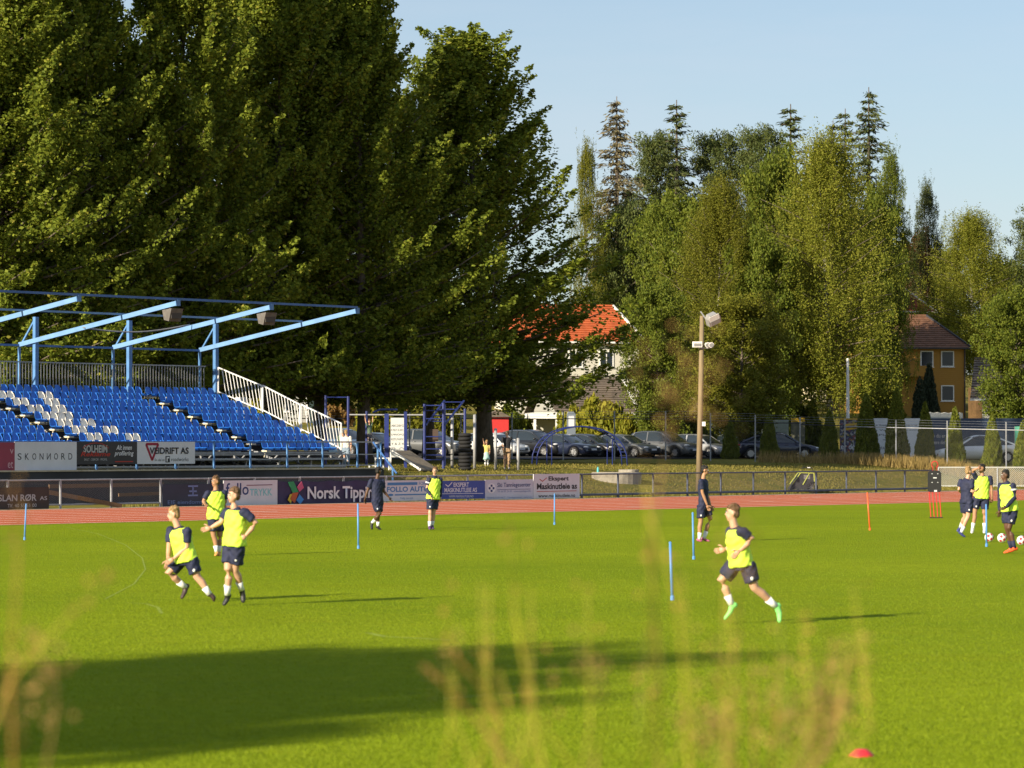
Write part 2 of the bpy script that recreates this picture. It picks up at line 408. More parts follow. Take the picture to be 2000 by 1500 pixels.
# steel frame below the tiers
T_B = T0 + (ROWS - 1) * RUN + 0.35
Z_B = ZS0 + (ROWS - 1) * RISE - 0.45
s = S_END - 0.1; nfr = 0
while s > sp(-80, T0):
    fr = MB()
    fr.bar((s, T0 - 0.55, ZS0 - 0.6), (s, T_B, Z_B - 0.13), 0.07, 0.12)
    for k in range(4):
        t = T0 - 0.5 + k * (T_B - T0 + 0.5) / 3; zt = ZS0 - 0.6 + (Z_B - ZS0 + 0.45) * k / 3; fr.bar((s, t, 1.25), (s, t, zt), 0.07)
    fr.bar((s, T0 - 0.5, 1.42), (s, T_B, 1.42), 0.06); fr.bar((s, T0 + 0.1, 1.42), (s, T0 - 0.45, 1.86), 0.05); fr.bar((s, T0 + 2.0, 1.45), (s, T_B, Z_B - 0.2), 0.05)
    fr.build('support_frame', M_galv, stand); s -= 1.95; nfr += 1
lo_s = sp(-80, T0)
for t, z in ((T0 - 0.62, 1.37), (T0 - 0.62, 1.68), (T0 - 0.5, 1.95), (T0 + 2.4, 1.6), (T0 + 5, 2.2)):
    MB().box(((lo_s + S_END) / 2, t, z), (S_END - lo_s, 0.06, 0.06)).build('ledger', M_galv, stand)
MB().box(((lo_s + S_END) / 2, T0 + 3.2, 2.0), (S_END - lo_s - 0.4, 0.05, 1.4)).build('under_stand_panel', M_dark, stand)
# roof posts, beams and purlins
T_P = 16.45
bay = [S_END + 0.12]
for px in (253, 70): bay.append(sp(px, T_P))
bay.append(2 * bay[2] - bay[1]); bay.append(2 * bay[3] - bay[2])
T_TIP, T_BK = 7.75, 17.35
Yp = PT(425, T_P)[1]
Z_P, Z_BK, Z_TIP = zy(677, Yp), zy(686, Yp), zy(608, PT(708, T_TIP)[1])
Z_TOP = Z_P + 1.02
def beam_z(t): return Z_P + (Z_TIP - Z_P) * (T_P - t) / (T_P - T_TIP)
for i, s in enumerate(bay):
    MB().box((s, T_P + 0.02, (Z_B - 0.2 + Z_TOP) / 2), (0.19, 0.17, Z_TOP - Z_B + 0.2)).build('roof_post', M_blue, stand)
    b = MB(); b.bar((s - 0.14, T_BK, beam_z(T_BK)), (s - 0.14, T_TIP, beam_z(T_TIP)), 0.09, 0.19); b.build('roof_beam', mat('pale_blue_steel', (0.14, 0.28, 0.50), 0.6, var=0.1, scale=2), stand)
    MB().box((s - 0.14, T_TIP - 0.06, beam_z(T_TIP) + 0.01), (0.16, 0.12, 0.25)).build('beam_end_plate', M_blue, stand)
    MB().bar((s - 0.02, T_BK - 0.05, beam_z(T_BK) + 0.08), (s - 0.02, T_P, Z_TOP - 0.05), 0.07).build('roof_brace', M_blue, stand)
    MB().bar((s - 0.14, T_BK, beam_z(T_BK) - 0.1), (s - 0.14, T_BK, Z_B), 0.09).build('back_post', M_blue, stand)
    if i < len(bay) - 1:
        s2 = bay[i + 1]
        for nm, t, z, w, mm in (('front_purlin', T_TIP - 0.05, Z_TIP + 0.16, 0.09, M_bluedk), ('mid_purlin', 11.0, beam_z(11.0) + 0.14, 0.08, mat('pale_blue_steel', (0.33, 0.56, 0.82))), ('back_purlin', T_BK, beam_z(T_BK) - 0.02, 0.09, M_bluedk)):
            MB().bar((s - 0.14, t, z), (s2 - 0.14, t, z), w).build(nm, mm, stand)
cb = MB(); pts = []
for k in range(11):
    f = k / 10; pts.append((bay[2] - 0.3 + (bay[1] - bay[2]) * f, 13.2 - 0.8 * f, beam_z(13) - 0.05 - 0.25 * math.sin(math.pi * f) + 0.25 * f))
cb.loft(pts, [0.03] * 11, 6); cb.build('sagging_conduit', M_galv, stand, smooth=True)
# back railing
s_l = sp(-40, 17.0); zr = zy(716, PT(420, 17.0)[1]); zb = Z_B + 0.1
for z in (zr, zb): MB().bar((s_l, 17.0, z), (S_END, 17.0, z), 0.05).build('back_rail', M_galv, stand)
me_bar = MB().bar((0, 0, zb), (0, 0, zr), 0.028).mesh('rail_bar'); me_bar.materials.append(M_galv)
s = S_END - 0.1
while s > s_l:
    o = link('rail_bar', me_bar, None, stand); o.location = (s, 17.0, 0); s -= 0.172
# white side railing in three panels
SR = S_END + 0.16
def side_t(px):
    lo, hi = 4.0, 20.0
    for _ in range(50):
        mid = (lo + hi) / 2; p = ST(SR, mid)
        if 1000 + F * p.x / p.y > px: lo = mid
        else: hi = mid
    return (lo + hi) / 2
tops = []
for px, py in ((425, 718), (512, 753), (587, 790), (668, 827)):
    t = side_t(px); tops.append((t, zy(py, ST(SR, t).y)))
for i in range(3):
    (t0, z0), (t1, z1) = tops[i], tops[i + 1]; t0 -= 0.05; t1 += 0.04; h = 1.08
    fr = MB(); fr.bar((SR, t0, z0), (SR, t1, z1), 0.05); fr.bar((SR, t0, z0 - h), (SR, t1, z1 - h), 0.045); fr.bar((SR, t0, z0 + .02), (SR, t0, z0 - h - 0.1), 0.05); fr.bar((SR, t1, z1 + .02), (SR, t1, z1 - h - 0.12), 0.05)
    fr.build('side_rail_frame', M_white, stand)
    nb = 12
    for k in range(1, nb):
        f = k / nb; t, z = t0 + (t1 - t0) * f, z0 + (z1 - z0) * f
        f2 = min(1, f + 0.10); MB().bar((SR, t, z), (SR, t0 + (t1 - t0) * f2, z0 + (z1 - z0) * f2 - h), 0.03).build('rail_bar', M_white, stand)
# front railing on the terrace edge
T_F = 7.42; Z_T = 1.27; Z_R = 2.41
fp = [sp(px, T_F) for px in (-40, 36, 112, 188, 267, 343, 418, 489, 561, 630, 698, 744)]
for s in fp:
    b = MB(); b.bar((s, T_F, Z_T), (s, T_F, Z_R), 0.06); b.box((s, T_F, Z_T + 0.12), (0.12, 0.1, 0.06)); b.build('front_rail_post', M_blue, stand)
sj = sp(618, T_F)
MB().bar((fp[0], T_F, Z_R), (sj, T_F, Z_R), 0.06).build('front_rail', M_bluedk, stand)
MB().bar((sj, T_F, Z_R), (fp[-1], T_F, Z_R), 0.06).build('front_rail', M_galv, stand)
for z in (1.88, 1.42): MB().bar((fp[0], T_F + 0.03, z), (fp[-1], T_F + 0.03, z), 0.045).build('front_rail', M_galv, stand)
# white seats folded beside the top rows
MB().box((S_END - 0.0 + 0.5, T_P - 1.2, 4.15), (0.42, 0.35, 0.5)).build('white_box', M_white, stand)

w = thing('retaining_wall', 'low charcoal retaining wall with pale coping below the grandstand', 'wall', O0, PHI)
MB().box(((-70 + S_WALL) / 2, 7.25, 0.6), (S_WALL + 70, 0.2, 1.32)).build('wall_face', M_char, w)
nc = 24
for i in range(nc):
    a = -70 + (S_WALL + 70) * i / nc; c = -70 + (S_WALL + 70) * (i + 1) / nc
    MB().box(((a + c) / 2, 7.27, 1.285), (c - a - 0.015, 0.34, 0.06)).build('coping_stone', M_conc, w)
# loudspeakers under the beam tips
M_spk = mat('grey_speaker', (0.13, 0.12, 0.11), 0.8, var=0.2, scale=5)
for px, py, i, lab in ((156, 608, 2, 'grey wedge loudspeaker hung under the leftmost roof beam tip'), (548, 618, 1, 'grey wedge loudspeaker hung under the roof beam next to the right end')):
    s = bay[i] - 0.14 + (0.15 if i == 1 else 0.1); t = T_TIP + 0.35; z = beam_z(t) - 0.42
    o = thing('loudspeaker', lab, 'loudspeaker', ST(s, t, z), PHI, 'loudspeakers under the roof beams')
    b = MB(); b.prism([(-0.36, -0.3, 0.26), (-0.36, 0.25, 0.2), (-0.3, 0.2, -0.2), (-0.3, -0.08, -0.26)], (0.68, 0.02, 0)); b.build('cabinet', M_spk, o)
    MB().box((0, -0.2, 0.02), (0.56, 0.03, 0.34), 0).build('grille', mat('speaker_grille', (0.07, 0.065, 0.06), 0.9), o)
    MB().bar((-0.05, 0.1, 0.2), (-0.05, 0.1, 0.4), 0.06).build('hanger', M_spk, o)

# ------------------------------------------------------------------ boards
M_bw = mat('white_board', (0.62, 0.63, 0.66), 0.5, var=0.05, scale=1.5)
M_ink = mat('black_print', (0.02, 0.02, 0.025), 0.6)
M_navy_print = mat('navy_print', (0.02, 0.045, 0.16), 0.6)
M_whp = mat('white_print', (0.72, 0.72, 0.74), 0.6)
def board(name, label, px0, px1, y0, y1, t, m, cat='banner', tilt=0.0, group=None, thick=0.03, cloth=False):
    """a board between photo columns px0..px1 and rows y0 (top)..y1 on the line t"""
    s0, Y0 = PT(px0, t); s1, Y1 = PT(px1, t); Ym = (Y0 + Y1) / 2
    z1, z0 = zy(y0, Ym), zy(y1, Ym)
    root = thing(name, label, cat, ST(s0, t, z0), PHI, group); w, h = s1 - s0, z1 - z0
    root.rotation_euler = (0, tilt, PHI); b = MB()
    if cloth:
        n = 28; vs = []; fs = []
        for j in (0, 1, 2, 3):
            for i in range(n + 1):
                x = w * i / n; vs.append((x, -0.02 - 0.03 * math.sin(i * 1.7 + j) * (0.4 + 0.6 * math.sin(i * 0.53) ** 2), h * j / 3 - (0.05 * abs(math.sin(i * math.pi / 7)) if j == 3 else 0)))
        for j in range(3):
            for i in range(n): fs.append((j * (n + 1) + i, j * (n + 1) + i + 1, (j + 1) * (n + 1) + i + 1, (j + 1) * (n + 1) + i))
        o = len(vs); vs += [(x, 0.005, z) for x, y, z in vs]; fs += [tuple(o + q for q in f[::-1]) for f in fs[:]]
        b.add(vs, fs); b.build('panel', m, root, smooth=True, fix=False)
    else:
        b.box((w / 2, -thick / 2, h / 2), (w, thick, h)); b.build('panel', m, root)
    return root, w, h
TB = T_F - 0.06
r_, w_, h_ = board('advertising_board', 'dark red board at the left end of the grandstand railing', -70, 28, 864, 920, TB, mat('wine_board', (0.26, 0.035, 0.065), 0.5, var=0.1, scale=1), 'board')
lettering(r_, 'et', (w_ * 0.86, h_ * 0.10, w_ * 0.965, h_ * 0.33), mat('pink_print', (0.6, 0.36, 0.4))); lettering(r_, 'v', (w_ * 0.90, h_ * 0.6, w_ * 0.975, h_ * 0.76), mat('pink_print', (0.6, 0.36, 0.4)))
r_, w_, h_ = board('advertising_board', 'plain white board with thin spaced black capitals on the stand railing', 28, 149, 863, 920, TB, M_bw, 'board')
x = 0.045
for ch in 'SKONNORD':
    i = len(r_.children); wd = 0.062
    lettering(r_, ch, (w_ * x, h_ * 0.39, w_ * (x + wd), h_ * 0.61), M_ink, mirror=(i == 5)); x += 0.117
r_, w_, h_ = board('advertising_board', 'black board with grey and red lettering on the stand railing', 149, 267, 863, 907, TB, mat('black_board', (0.028, 0.026, 0.028), 0.5, var=0.2, scale=1), 'board')
M_greyp = mat('grey_print', (0.42, 0.42, 0.42), 0.6); M_redp = mat('red_print', (0.42, 0.035, 0.02), 0.6)
lettering(r_, 'SOLHEIM', (w_ * 0.11, h_ * 0.52, w_ * 0.50, h_ * 0.86), M_greyp, bold=0.03); lettering(r_, 'Reklame', (w_ * 0.06, h_ * 0.36, w_ * 0.55, h_ * 0.56), M_redp, bold=0.02, y=-0.04, shear=0.3)
lettering(r_, 'SKILT - DEKOR - PROFIL', (w_ * 0.12, h_ * 0.17, w_ * 0.50, h_ * 0.27), M_greyp)
band(r_, 'print_arc', [(w_ * (0.31 + 0.24 * math.cos(a)), h_ * (0.53 + 0.42 * math.sin(a))) for a in [math.pi * (0.15 + 0.7 * k / 10) for k in range(11)]], 0.025, M_redp)
lettering(r_, 'Alt innen', (w_ * 0.65, h_ * 0.64, w_ * 0.91, h_ * 0.86), M_whp, shear=0.25, bold=0.01); lettering(r_, 'profilering', (w_ * 0.62, h_ * 0.33, w_ * 0.94, h_ * 0.60), M_whp, shear=0.25, bold=0.01)
band(r_, 'print_line', [(w_ * 0.63, h_ * 0.12), (w_ * 0.93, h_ * 0.12)], 0.04, M_redp)
r_, w_, h_ = board('advertising_board', 'white board with red triangle and dark capitals on the stand railing', 267, 380, 863, 906, TB, M_bw, 'board')
tri = [(w_ * 0.15, h_ * 0.90), (w_ * 0.36, h_ * 0.90), (w_ * 0.255, h_ * 0.17)]
band(r_, 'red_triangle', tri + [tri[0]], 0.10, mat('crimson_print', (0.30, 0.015, 0.04), 0.6))
lettering(r_, 'VEIDRIFT AS', (w_ * 0.21, h_ * 0.45, w_ * 0.885, h_ * 0.75), M_ink, bold=0.025, y=-0.046)
lettering(r_, 'En del av', (w_ * 0.30, h_ * 0.13, w_ * 0.47, h_ * 0.24), M_ink); shape(r_, 'print_block', [(w_ * .485, h_ * .07), (w_ * .56, h_ * .07), (w_ * .56, h_ * .36), (w_ * .485, h_ * .36)], M_ink)
lettering(r_, 'r', (w_ * 0.50, h_ * 0.10, w_ * 0.55, h_ * 0.32), M_whp, bold=0.03, y=-0.045); lettering(r_, 'roadworks', (w_ * 0.585, h_ * 0.12, w_ * 0.885, h_ * 0.29), M_ink)
TBF = -0.07
r_, w_, h_ = board('advertising_board', 'dark brown board with pale stencil capitals low on the track fence', -60, 95, 952, 995, TBF, mat('brown_board', (0.045, 0.03, 0.022), 0.6, var=0.3, scale=1), 'board')
lettering(r_, 'WISLAN RØR', (w_ * 0.22, h_ * 0.37, w_ * 0.84, h_ * 0.68), M_greyp, bold=0.02); lettering(r_, 'AS', (w_ * 0.88, h_ * 0.40, w_ * 0.975, h_ * 0.58), M_greyp, bold=0.01); lettering(r_, 'Tlf. 40 55 51 00', (w_ * 0.47, h_ * 0.09, w_ * 0.84, h_ * 0.25), M_greyp)
r_, w_, h_ = board('advertising_board', 'dark navy board with a blue bracket emblem on the track fence', 317, 436, 945, 990, TBF, mat('night_board', (0.022, 0.03, 0.055), 0.5, var=0.2, scale=1), 'board')
M_lb = mat('soft_blue_print', (0.16, 0.22, 0.42), 0.6)
lettering(r_, 'EIE eiendomsmegling', (w_ * 0.08, h_ * 0.08, w_ * 0.97, h_ * 0.30), M_lb)
for z in (0.50, 0.68, 0.90): band(r_, 'emblem_bar', [(w_ * (.41 if z != .68 else .43), h_ * z), (w_ * (.57 if z != .68 else .55), h_ * z)], 0.06, M_lb)
band(r_, 'emblem_bar', [(w_ * 0.49, h_ * 0.5), (w_ * 0.49, h_ * 0.9)], 0.06, M_lb)
r_, w_, h_ = board('advertising_board', 'white board with teal capitals beside the dark purple banner', 436, 541, 938, 987, TBF, M_bw, 'board')
lettering(r_, 'follo', (w_ * 0.04, h_ * 0.42, w_ * 0.46, h_ * 0.90), M_navy_print, bold=0.01); lettering(r_, 'TRYKK', (w_ * 0.48, h_ * 0.38, w_ * 0.90, h_ * 0.66), mat('teal_print', (0.22, 0.55, 0.56), 0.6), bold=0.02)
band(r_, 'print_line', [(w_ * 0.42, h_ * 0.80), (w_ * 0.9, h_ * 0.81)], 0.025, mat('plum_print', (0.12, 0.01, 0.06)))
r_, w_, h_ = board('advertising_banner', 'wrinkled dark purple banner with big white letters and coloured ribbon emblem', 542, 746, 938, 987, TBF, mat('purple_banner', (0.028, 0.022, 0.075), 0.55, var=0.2, scale=2), cloth=True)
lettering(r_, 'Norsk Tipping', (w_ * 0.27, h_ * 0.12, w_ * 0.96, h_ * 0.76), M_whp, bold=0.025, y=-0.065)
for nm, pts, c in (('emblem_green', [(.09, .95), (.14, .97), (.185, .56), (.13, .52)], (0.03, 0.28, 0.10)), ('emblem_pink', [(.17, .75), (.215, .97), (.235, .72), (.195, .56)], (0.55, 0.10, 0.2)), ('emblem_red', [(.13, .52), (.185, .54), (.15, .12), (.105, .28)], (0.50, 0.10, 0.03)), ('emblem_yellow', [(.105, .46), (.13, .50), (.115, .10), (.085, .25)], (0.6, 0.45, 0.03)), ('emblem_blue', [(.195, .46), (.235, .26), (.20, .06), (.165, .24)], (0.05, 0.25, 0.6))):
    shape(r_, nm, [(w_ * a, h_ * c_) for a, c_ in pts], mat(nm, c, 0.6), y=-0.068)
r_, w_, h_ = board('advertising_board', 'pale board with blue capitals behind the walking navy player', 748, 857, 938, 978, TBF, M_bw, 'board')
M_cy = mat('steel_blue_print', (0.07, 0.22, 0.45), 0.6)
band(r_, 'print_line', [(w_ * 0.07, h_ * 0.83), (w_ * 0.60, h_ * 0.84)], 0.11, M_cy); lettering(r_, 'FORDF', (w_ * 0.63, h_ * 0.76, w_ * 0.82, h_ * 0.92), M_cy)
lettering(r_, 'FOLLO AUTOC', (w_ * 0.06, h_ * 0.44, w_ * 0.90, h_ * 0.70), M_cy, bold=0.03); lettering(r_, 'Følg oss på', (w_ * 0.30, h_ * 0.07, w_ * 0.52, h_ * 0.18), M_cy)
band(r_, 'print_line', [(w_ * 0.2, h_ * 0.30), (w_ * 0.95, h_ * 0.31)], 0.05, M_cy); shape(r_, 'print_oval', [(w_ * (.125 + .05 * math.cos(a)), h_ * (.30 + .06 * math.sin(a))) for a in [k * math.pi / 6 for k in range(12)]], M_cy)
r_, w_, h_ = board('advertising_board', 'royal blue board with white tick and capitals on the track fence', 858, 946, 938.5, 974, TBF, mat('royal_board', (0.035, 0.07, 0.30), 0.5, var=0.1, scale=1), 'board', tilt=0.004)
lettering(r_, 'EKSPERT', (w_ * 0.30, h_ * 0.66, w_ * 0.64, h_ * 0.90), M_whp, bold=0.015); lettering(r_, 'MASKINUTLEIE AS', (w_ * 0.10, h_ * 0.36, w_ * 0.82, h_ * 0.61), M_whp, bold=0.015); lettering(r_, 'WWW.MASKINUTLEIE.NO', (w_ * 0.20, h_ * 0.08, w_ * 0.74, h_ * 0.20), M_whp)
band(r_, 'print_line', [(w_ * 0.03, h_ * 0.29), (w_ * 0.96, h_ * 0.29)], 0.02, M_whp); band(r_, 'tick_mark', [(w_ * 0.12, h_ * 0.80), (w_ * 0.18, h_ * 0.68), (w_ * 0.27, h_ * 0.92)], 0.035, M_whp)
r_, w_, h_ = board('advertising_board', 'pale lilac board with a blue cross in a circle on the track fence', 946.5, 1040, 936.5, 975, TBF, mat('lilac_board', (0.52, 0.54, 0.62), 0.5, var=0.05, scale=1), 'board')
shape(r_, 'print_disc', [(w_ * (.13 + .085 * math.cos(a)), h_ * (.57 + .25 * math.sin(a))) for a in [k * math.pi / 8 for k in range(16)]], M_whp)
for dx, dz in ((0, .13), (0, -.13), (-.04, 0), (.04, 0)): shape(r_, 'emblem_square', [(w_ * (.13 + dx + a), h_ * (.57 + dz + b)) for a, b in ((-.018, -.055), (.018, -.055), (.018, .055), (-.018, .055))], M_navy_print, y=-0.04)
lettering(r_, 'Ski Tannlegesenter', (w_ * 0.25, h_ * 0.56, w_ * 0.95, h_ * 0.84), M_navy_print, bold=0.012); lettering(r_, 'Tlf. 64 85 26 00 - www.tannlege.info', (w_ * 0.25, h_ * 0.33, w_ * 0.95, h_ * 0.45), M_lb); lettering(r_, 'TANNLEGEVAKT - Tannlegesenter i sentrum', (w_ * 0.03, h_ * 0.03, w_ * 0.97, h_ * 0.13), M_lb)
band(r_, 'print_line', [(w_ * .25, h_ * .5), (w_ * .95, h_ * .5)], 0.015, M_navy_print)
r_, w_, h_ = board('advertising_board', 'tall white board with heavy black letters at the end of the board row', 1041, 1131, 925.5, 973, TBF - 0.02, M_bw, 'board')
lettering(r_, 'Ekspert', (w_ * 0.32, h_ * 0.67, w_ * 0.76, h_ * 0.90), M_ink, bold=0.03); lettering(r_, 'Maskinutleie as', (w_ * 0.07, h_ * 0.37, w_ * 0.94, h_ * 0.62), M_ink, bold=0.03); lettering(r_, 'www.maskinutleie.no', (w_ * 0.10, h_ * 0.04, w_ * 0.90, h_ * 0.18), M_ink, bold=0.015)
band(r_, 'print_line', [(w_ * 0.07, h_ * 0.29), (w_ * 0.93, h_ * 0.29)], 0.025, M_redp); band(r_, 'tick_mark', [(w_ * 0.13, h_ * 0.79), (w_ * 0.19, h_ * 0.70), (w_ * 0.28, h_ * 0.84)], 0.03, M_redp)

# ------------------------------------------------------------------ fences
def chain_link(b, p, q, z0, z1, pitch, w):
    """diamond wire between two ground points"""
    p, q = Vector(p), Vector(q); L = (q - p).length; d = (q - p) / L; h = z1 - z0; n = int(L / pitch); up = Vector((0, 0, 1)); nr = Vector((-d.y, d.x, 0)) * w
    for i in range(-int(h / pitch), n + 1):
        for sg in (1, -1):
            a0 = i * pitch if sg > 0 else i * pitch + h; a1 = a0 + sg * h; za, zb = z0, z1
            lo, hi = min(a0, a1), max(a0, a1)
            if hi <= 0 or lo >= L: continue
            def zat(x): return za + (x - a0) / (a1 - a0) * (zb - za)
            xa, xb = max(0, lo), min(L, hi)
            A, B = p + d * xa + up * (zat(xa) - p.z), p + d * xb + up * (zat(xb) - p.z)
            e = (B - A).normalized(); s_ = e.cross(Vector((-d.y, d.x, 0))).normalized() * w
            b.add([A - s_, A + s_, B + s_, B - s_], [(0, 1, 2, 3)])
    return b
M_fblue = mat('fence_blue_grey', (0.085, 0.10, 0.145), 0.5, 0.3, var=0.2, scale=5)
M_wire = mat('fence_wire', (0.20, 0.20, 0.20), 0.5, 0.5)
M_wirew = mat('pale_fence_wire', (0.52, 0.52, 0.48), 0.5, 0.3)
fen = thing('track_fence', 'low chain link fence with steel posts running along the running track', 'fence', O0, PHI)
sA, sB = sp(-90, 0), sp(1822, 0); n = int((sB - sA) / 2.45); s_sw = sp(1000, 0)
for i in range(n + 1):
    s = sA + (sB - sA) * i / n; mm = M_galv if s < s_sw else M_fblue
    MB().tube((s, 0, 0), (s, 0, 1.05), 0.045, n=8).build('post', mm, fen, smooth=False)
    if i < n:
        s2 = sA + (sB - sA) * (i + 1) / n
        MB().tube((s, 0, 1.03), (s2, 0, 1.03 + rnd.uniform(-.01, .01)), 0.032, n=6).build('top_rail', mm, fen)
        MB().tube((s, 0, 0.15), (s2, 0, 0.15), 0.03 if s < s_sw else 0.05, n=6).build('bottom_rail', mm, fen)
b = MB(); chain_link(b, (sA, 0.02, 0.1), (sB, 0.02, 0.1), 0.1, 1.03, 0.075, 0.0035); tag(b.build('wire_mesh', M_wire, fen, fix=False), kind='stuff')
Yf = 179.0
pa, pb = Vector(((1833 - 1000) / F * Yf, Yf, 0)), Vector(((2060 - 1000) / F * Yf, Yf + 1, 0))
fe2 = thing('corner_fence', 'pale chain link fence with light frame at the right behind the players', 'fence', pa, 0)
L2 = (pb - pa).length
for i in range(5): x = L2 * i / 4; MB().tube((x, 0, -0.1), (x, 0, 1.08), 0.04, n=8).build('post', M_galv, fe2)
for z, nm in ((1.06, 'top_rail'), (0.06, 'bottom_rail')): MB().box((L2 / 2, 0, z), (L2, 0.06, 0.07)).build(nm, M_wirew, fe2)
b = MB(); chain_link(b, (0, 0.0, 0), (L2, 0, 0), 0.06, 1.06, 0.11, 0.008); tag(b.build('wire_mesh', M_wirew, fe2, fix=False), kind='stuff')
# planks left behind the fence
M_plank = mat('weathered_plank', (0.17, 0.10, 0.05), 0.8, var=0.3, scale=4, stretch=(1, 8, 8))
b = MB(); b.bar(ST(sp(96, 1.2), 1.2, zy(950, PT(96, 1.2)[1])), ST(sp(320, 1.2), 1.2, zy(946, PT(320, 1.2)[1])), 0.05, 0.14); tag(b.build('timber_plank', M_plank), 'long brown plank lying level behind the chain link fence', 'plank')
b = MB(); b.bar(ST(sp(90, 0.25), 0.25, 0.62), ST(sp(238, -0.25), -0.25, 0.06), 0.05, 0.16); tag(b.build('timber_plank', M_plank), 'brown plank leaning down through the fence onto the track verge', 'plank')
b = MB(); b.bar(ST(sp(232, 2.0), 2.0, 0.42), ST(sp(330, 2.0), 2.0, 0.46), 0.05, 0.12); tag(b.build('timber_plank', M_plank), 'short pale plank low behind the fence left of the navy board', 'plank')

# ------------------------------------------------------------------ trees and shrubs
def leaf_mesh(name, cen, size, aspect=0.7, up=0.0, seed=1, axis=None, spread=1.0):
    """one small four-sided leaf per centre"""
    rg = np.random.default_rng(seed); n = len(cen); cen = np.asarray(cen, float)
    a = rg.normal(size=(n, 3)) * spread
    if axis is not None: a = a + np.asarray(axis)
    a /= np.linalg.norm(a, axis=1)[:, None] + 1e-9
    b = np.cross(a, rg.normal(size=(n, 3)) + np.array([0, 0, up])); b /= np.linalg.norm(b, axis=1)[:, None] + 1e-9
    L = (size * rg.uniform(0.65, 1.3, n))[:, None]; wv = L * aspect
    v = np.empty((n, 4, 3)); v[:, 0] = cen - a * L / 2; v[:, 1] = cen + b * wv / 2; v[:, 2] = cen + a * L / 2; v[:, 3] = cen - b * wv / 2
    me = bpy.data.meshes.new(name); me.vertices.add(4 * n); me.loops.add(4 * n); me.polygons.add(n)
    me.vertices.foreach_set('co', v.ravel()); me.loops.foreach_set('vertex_index', np.arange(4 * n, dtype=np.int32)); me.polygons.foreach_set('loop_start', np.arange(0, 4 * n, 4, dtype=np.int32))
    me.update(calc_edges=True); return me
def limb(b, p, d, L, r, bend, rg, n=5, taper=0.25):
    pts = [np.array(p, float)]; d = np.array(d, float)
    for i in range(n):
        d = d + np.array([rg.normal() * 0.09, rg.normal() * 0.09, bend]); d /= np.linalg.norm(d); pts.append(pts[-1] + d * L / n)
    b.loft([tuple(q) for q in pts], [r * (1 - (1 - taper) * i / n) for i in range(n + 1)], 5); return pts
def make_tree(name, H, env, seed, nlimb=60, nclump=7, nleaf=170, csize=(0.8, 0.8, 1.0), leaf=0.17, rise=0.8, bend=0.03, z0=0.12, rtrunk=0.3, aspect=0.75, hang=0.0, outward=0.45, top=0.98, spray=False, low=-0.12):
    """proto tree: (trunk mesh, crown mesh); env(f) is the crown radius at relative height f"""
    rg = np.random.default_rng(seed); tb = MB(); lb = MB(); tp = []; n = 10
    for i in range(n + 1):
        f = i / n; tp.append((0.25 * math.sin(f * 3 + seed) * f * H / 12, 0.25 * math.cos(f * 2.3 + seed) * f * H / 12, f * H * 0.95))
    tb.loft(tp, [rtrunk * (1.25 if i == 0 else 1) * (1 - 0.93 * (i / n) ** 0.9) + 0.015 for i in range(n + 1)], 9)
    def at(f): x = f / 0.95 * n; i = min(n - 1, int(x)); return np.array(tp[i]) * (1 - (x - i)) + np.array(tp[i + 1]) * (x - i)
    cen = []
    for k in range(nlimb):
        f = z0 + (top - z0) * ((k + rg.random()) / nlimb) ** 1.2; ph = k * 2.39996 + rg.normal() * 0.3
        R = env(f) * rg.uniform(0.72, 1.08); up = rise * (low + 1.35 * f) * rg.uniform(0.7, 1.3)
        d = np.array([math.cos(ph), math.sin(ph), up]); Lh = R * math.sqrt(1 + up * up) / 1.0
        L = min(Lh, R * 1.45); base = at(max(0.06, min(0.93, f - 0.35 * up * R / H)))
        pts = limb(lb, base, d / np.linalg.norm(d), L, max(0.02, rtrunk * 0.33 * (1 - f) + 0.02), bend, rg)
        P = np.array(pts)
        for c in range(nclump):
            lowo = outward if f > 0.35 else outward * 0.35; g_ = lowo + (1.05 - lowo) * (c + rg.random()) / nclump; x = g_ * 5; i = min(4, int(x)); q = P[i] * (1 - (x - i)) + P[i + 1] * (x - i)
            cs = np.array(csize) * rg.uniform(0.6, 1.25); q = q + rg.normal(size=3) * cs * 0.4
            m = int(nleaf * rg.uniform(0.6, 1.4)); u = rg.normal(size=(m, 3)); u /= np.linalg.norm(u, axis=1)[:, None]
            if hang:                          # strands hanging from the twig
                ns = 6; so = rg.normal(size=(ns, 3)) * cs * 0.75; sl = hang * rg.uniform(0.35, 1.0, ns); k_ = rg.integers(0, ns, m); dn = rg.random(m)
                pt = q + so[k_] + rg.normal(size=(m, 3)) * 0.085; pt[:, 2] -= sl[k_] * dn; pt[:, 0] += 0.10 * np.sin(dn * 3 + k_)
            elif spray:                       # pointed spray leaning outwards and up
                dv = (P[-1] - P[-3]); dv = dv / (np.linalg.norm(dv) + 1e-6) + np.array([0, 0, 0.5]) + rg.normal(size=3) * 0.25; dv /= np.linalg.norm(dv); tt = rg.random(m) ** 0.8
                pt = q + dv * ((tt - 0.3) * cs[2] * 2.3)[:, None] + u * ((rg.random(m) ** 0.5) * (1.08 - tt) ** 0.8)[:, None] * cs[0]
            else: pt = q + u * (rg.random(m) ** 0.38)[:, None] * cs
            cen.append(pt)
    cen = np.concatenate(cen); cen = cen[cen[:, 2] > 0.3]
    return tb.mesh('trunk', True, False), leaf_mesh('crown', cen, leaf, aspect, up=0.5, seed=seed + 5), lb.mesh('limbs', True, False)
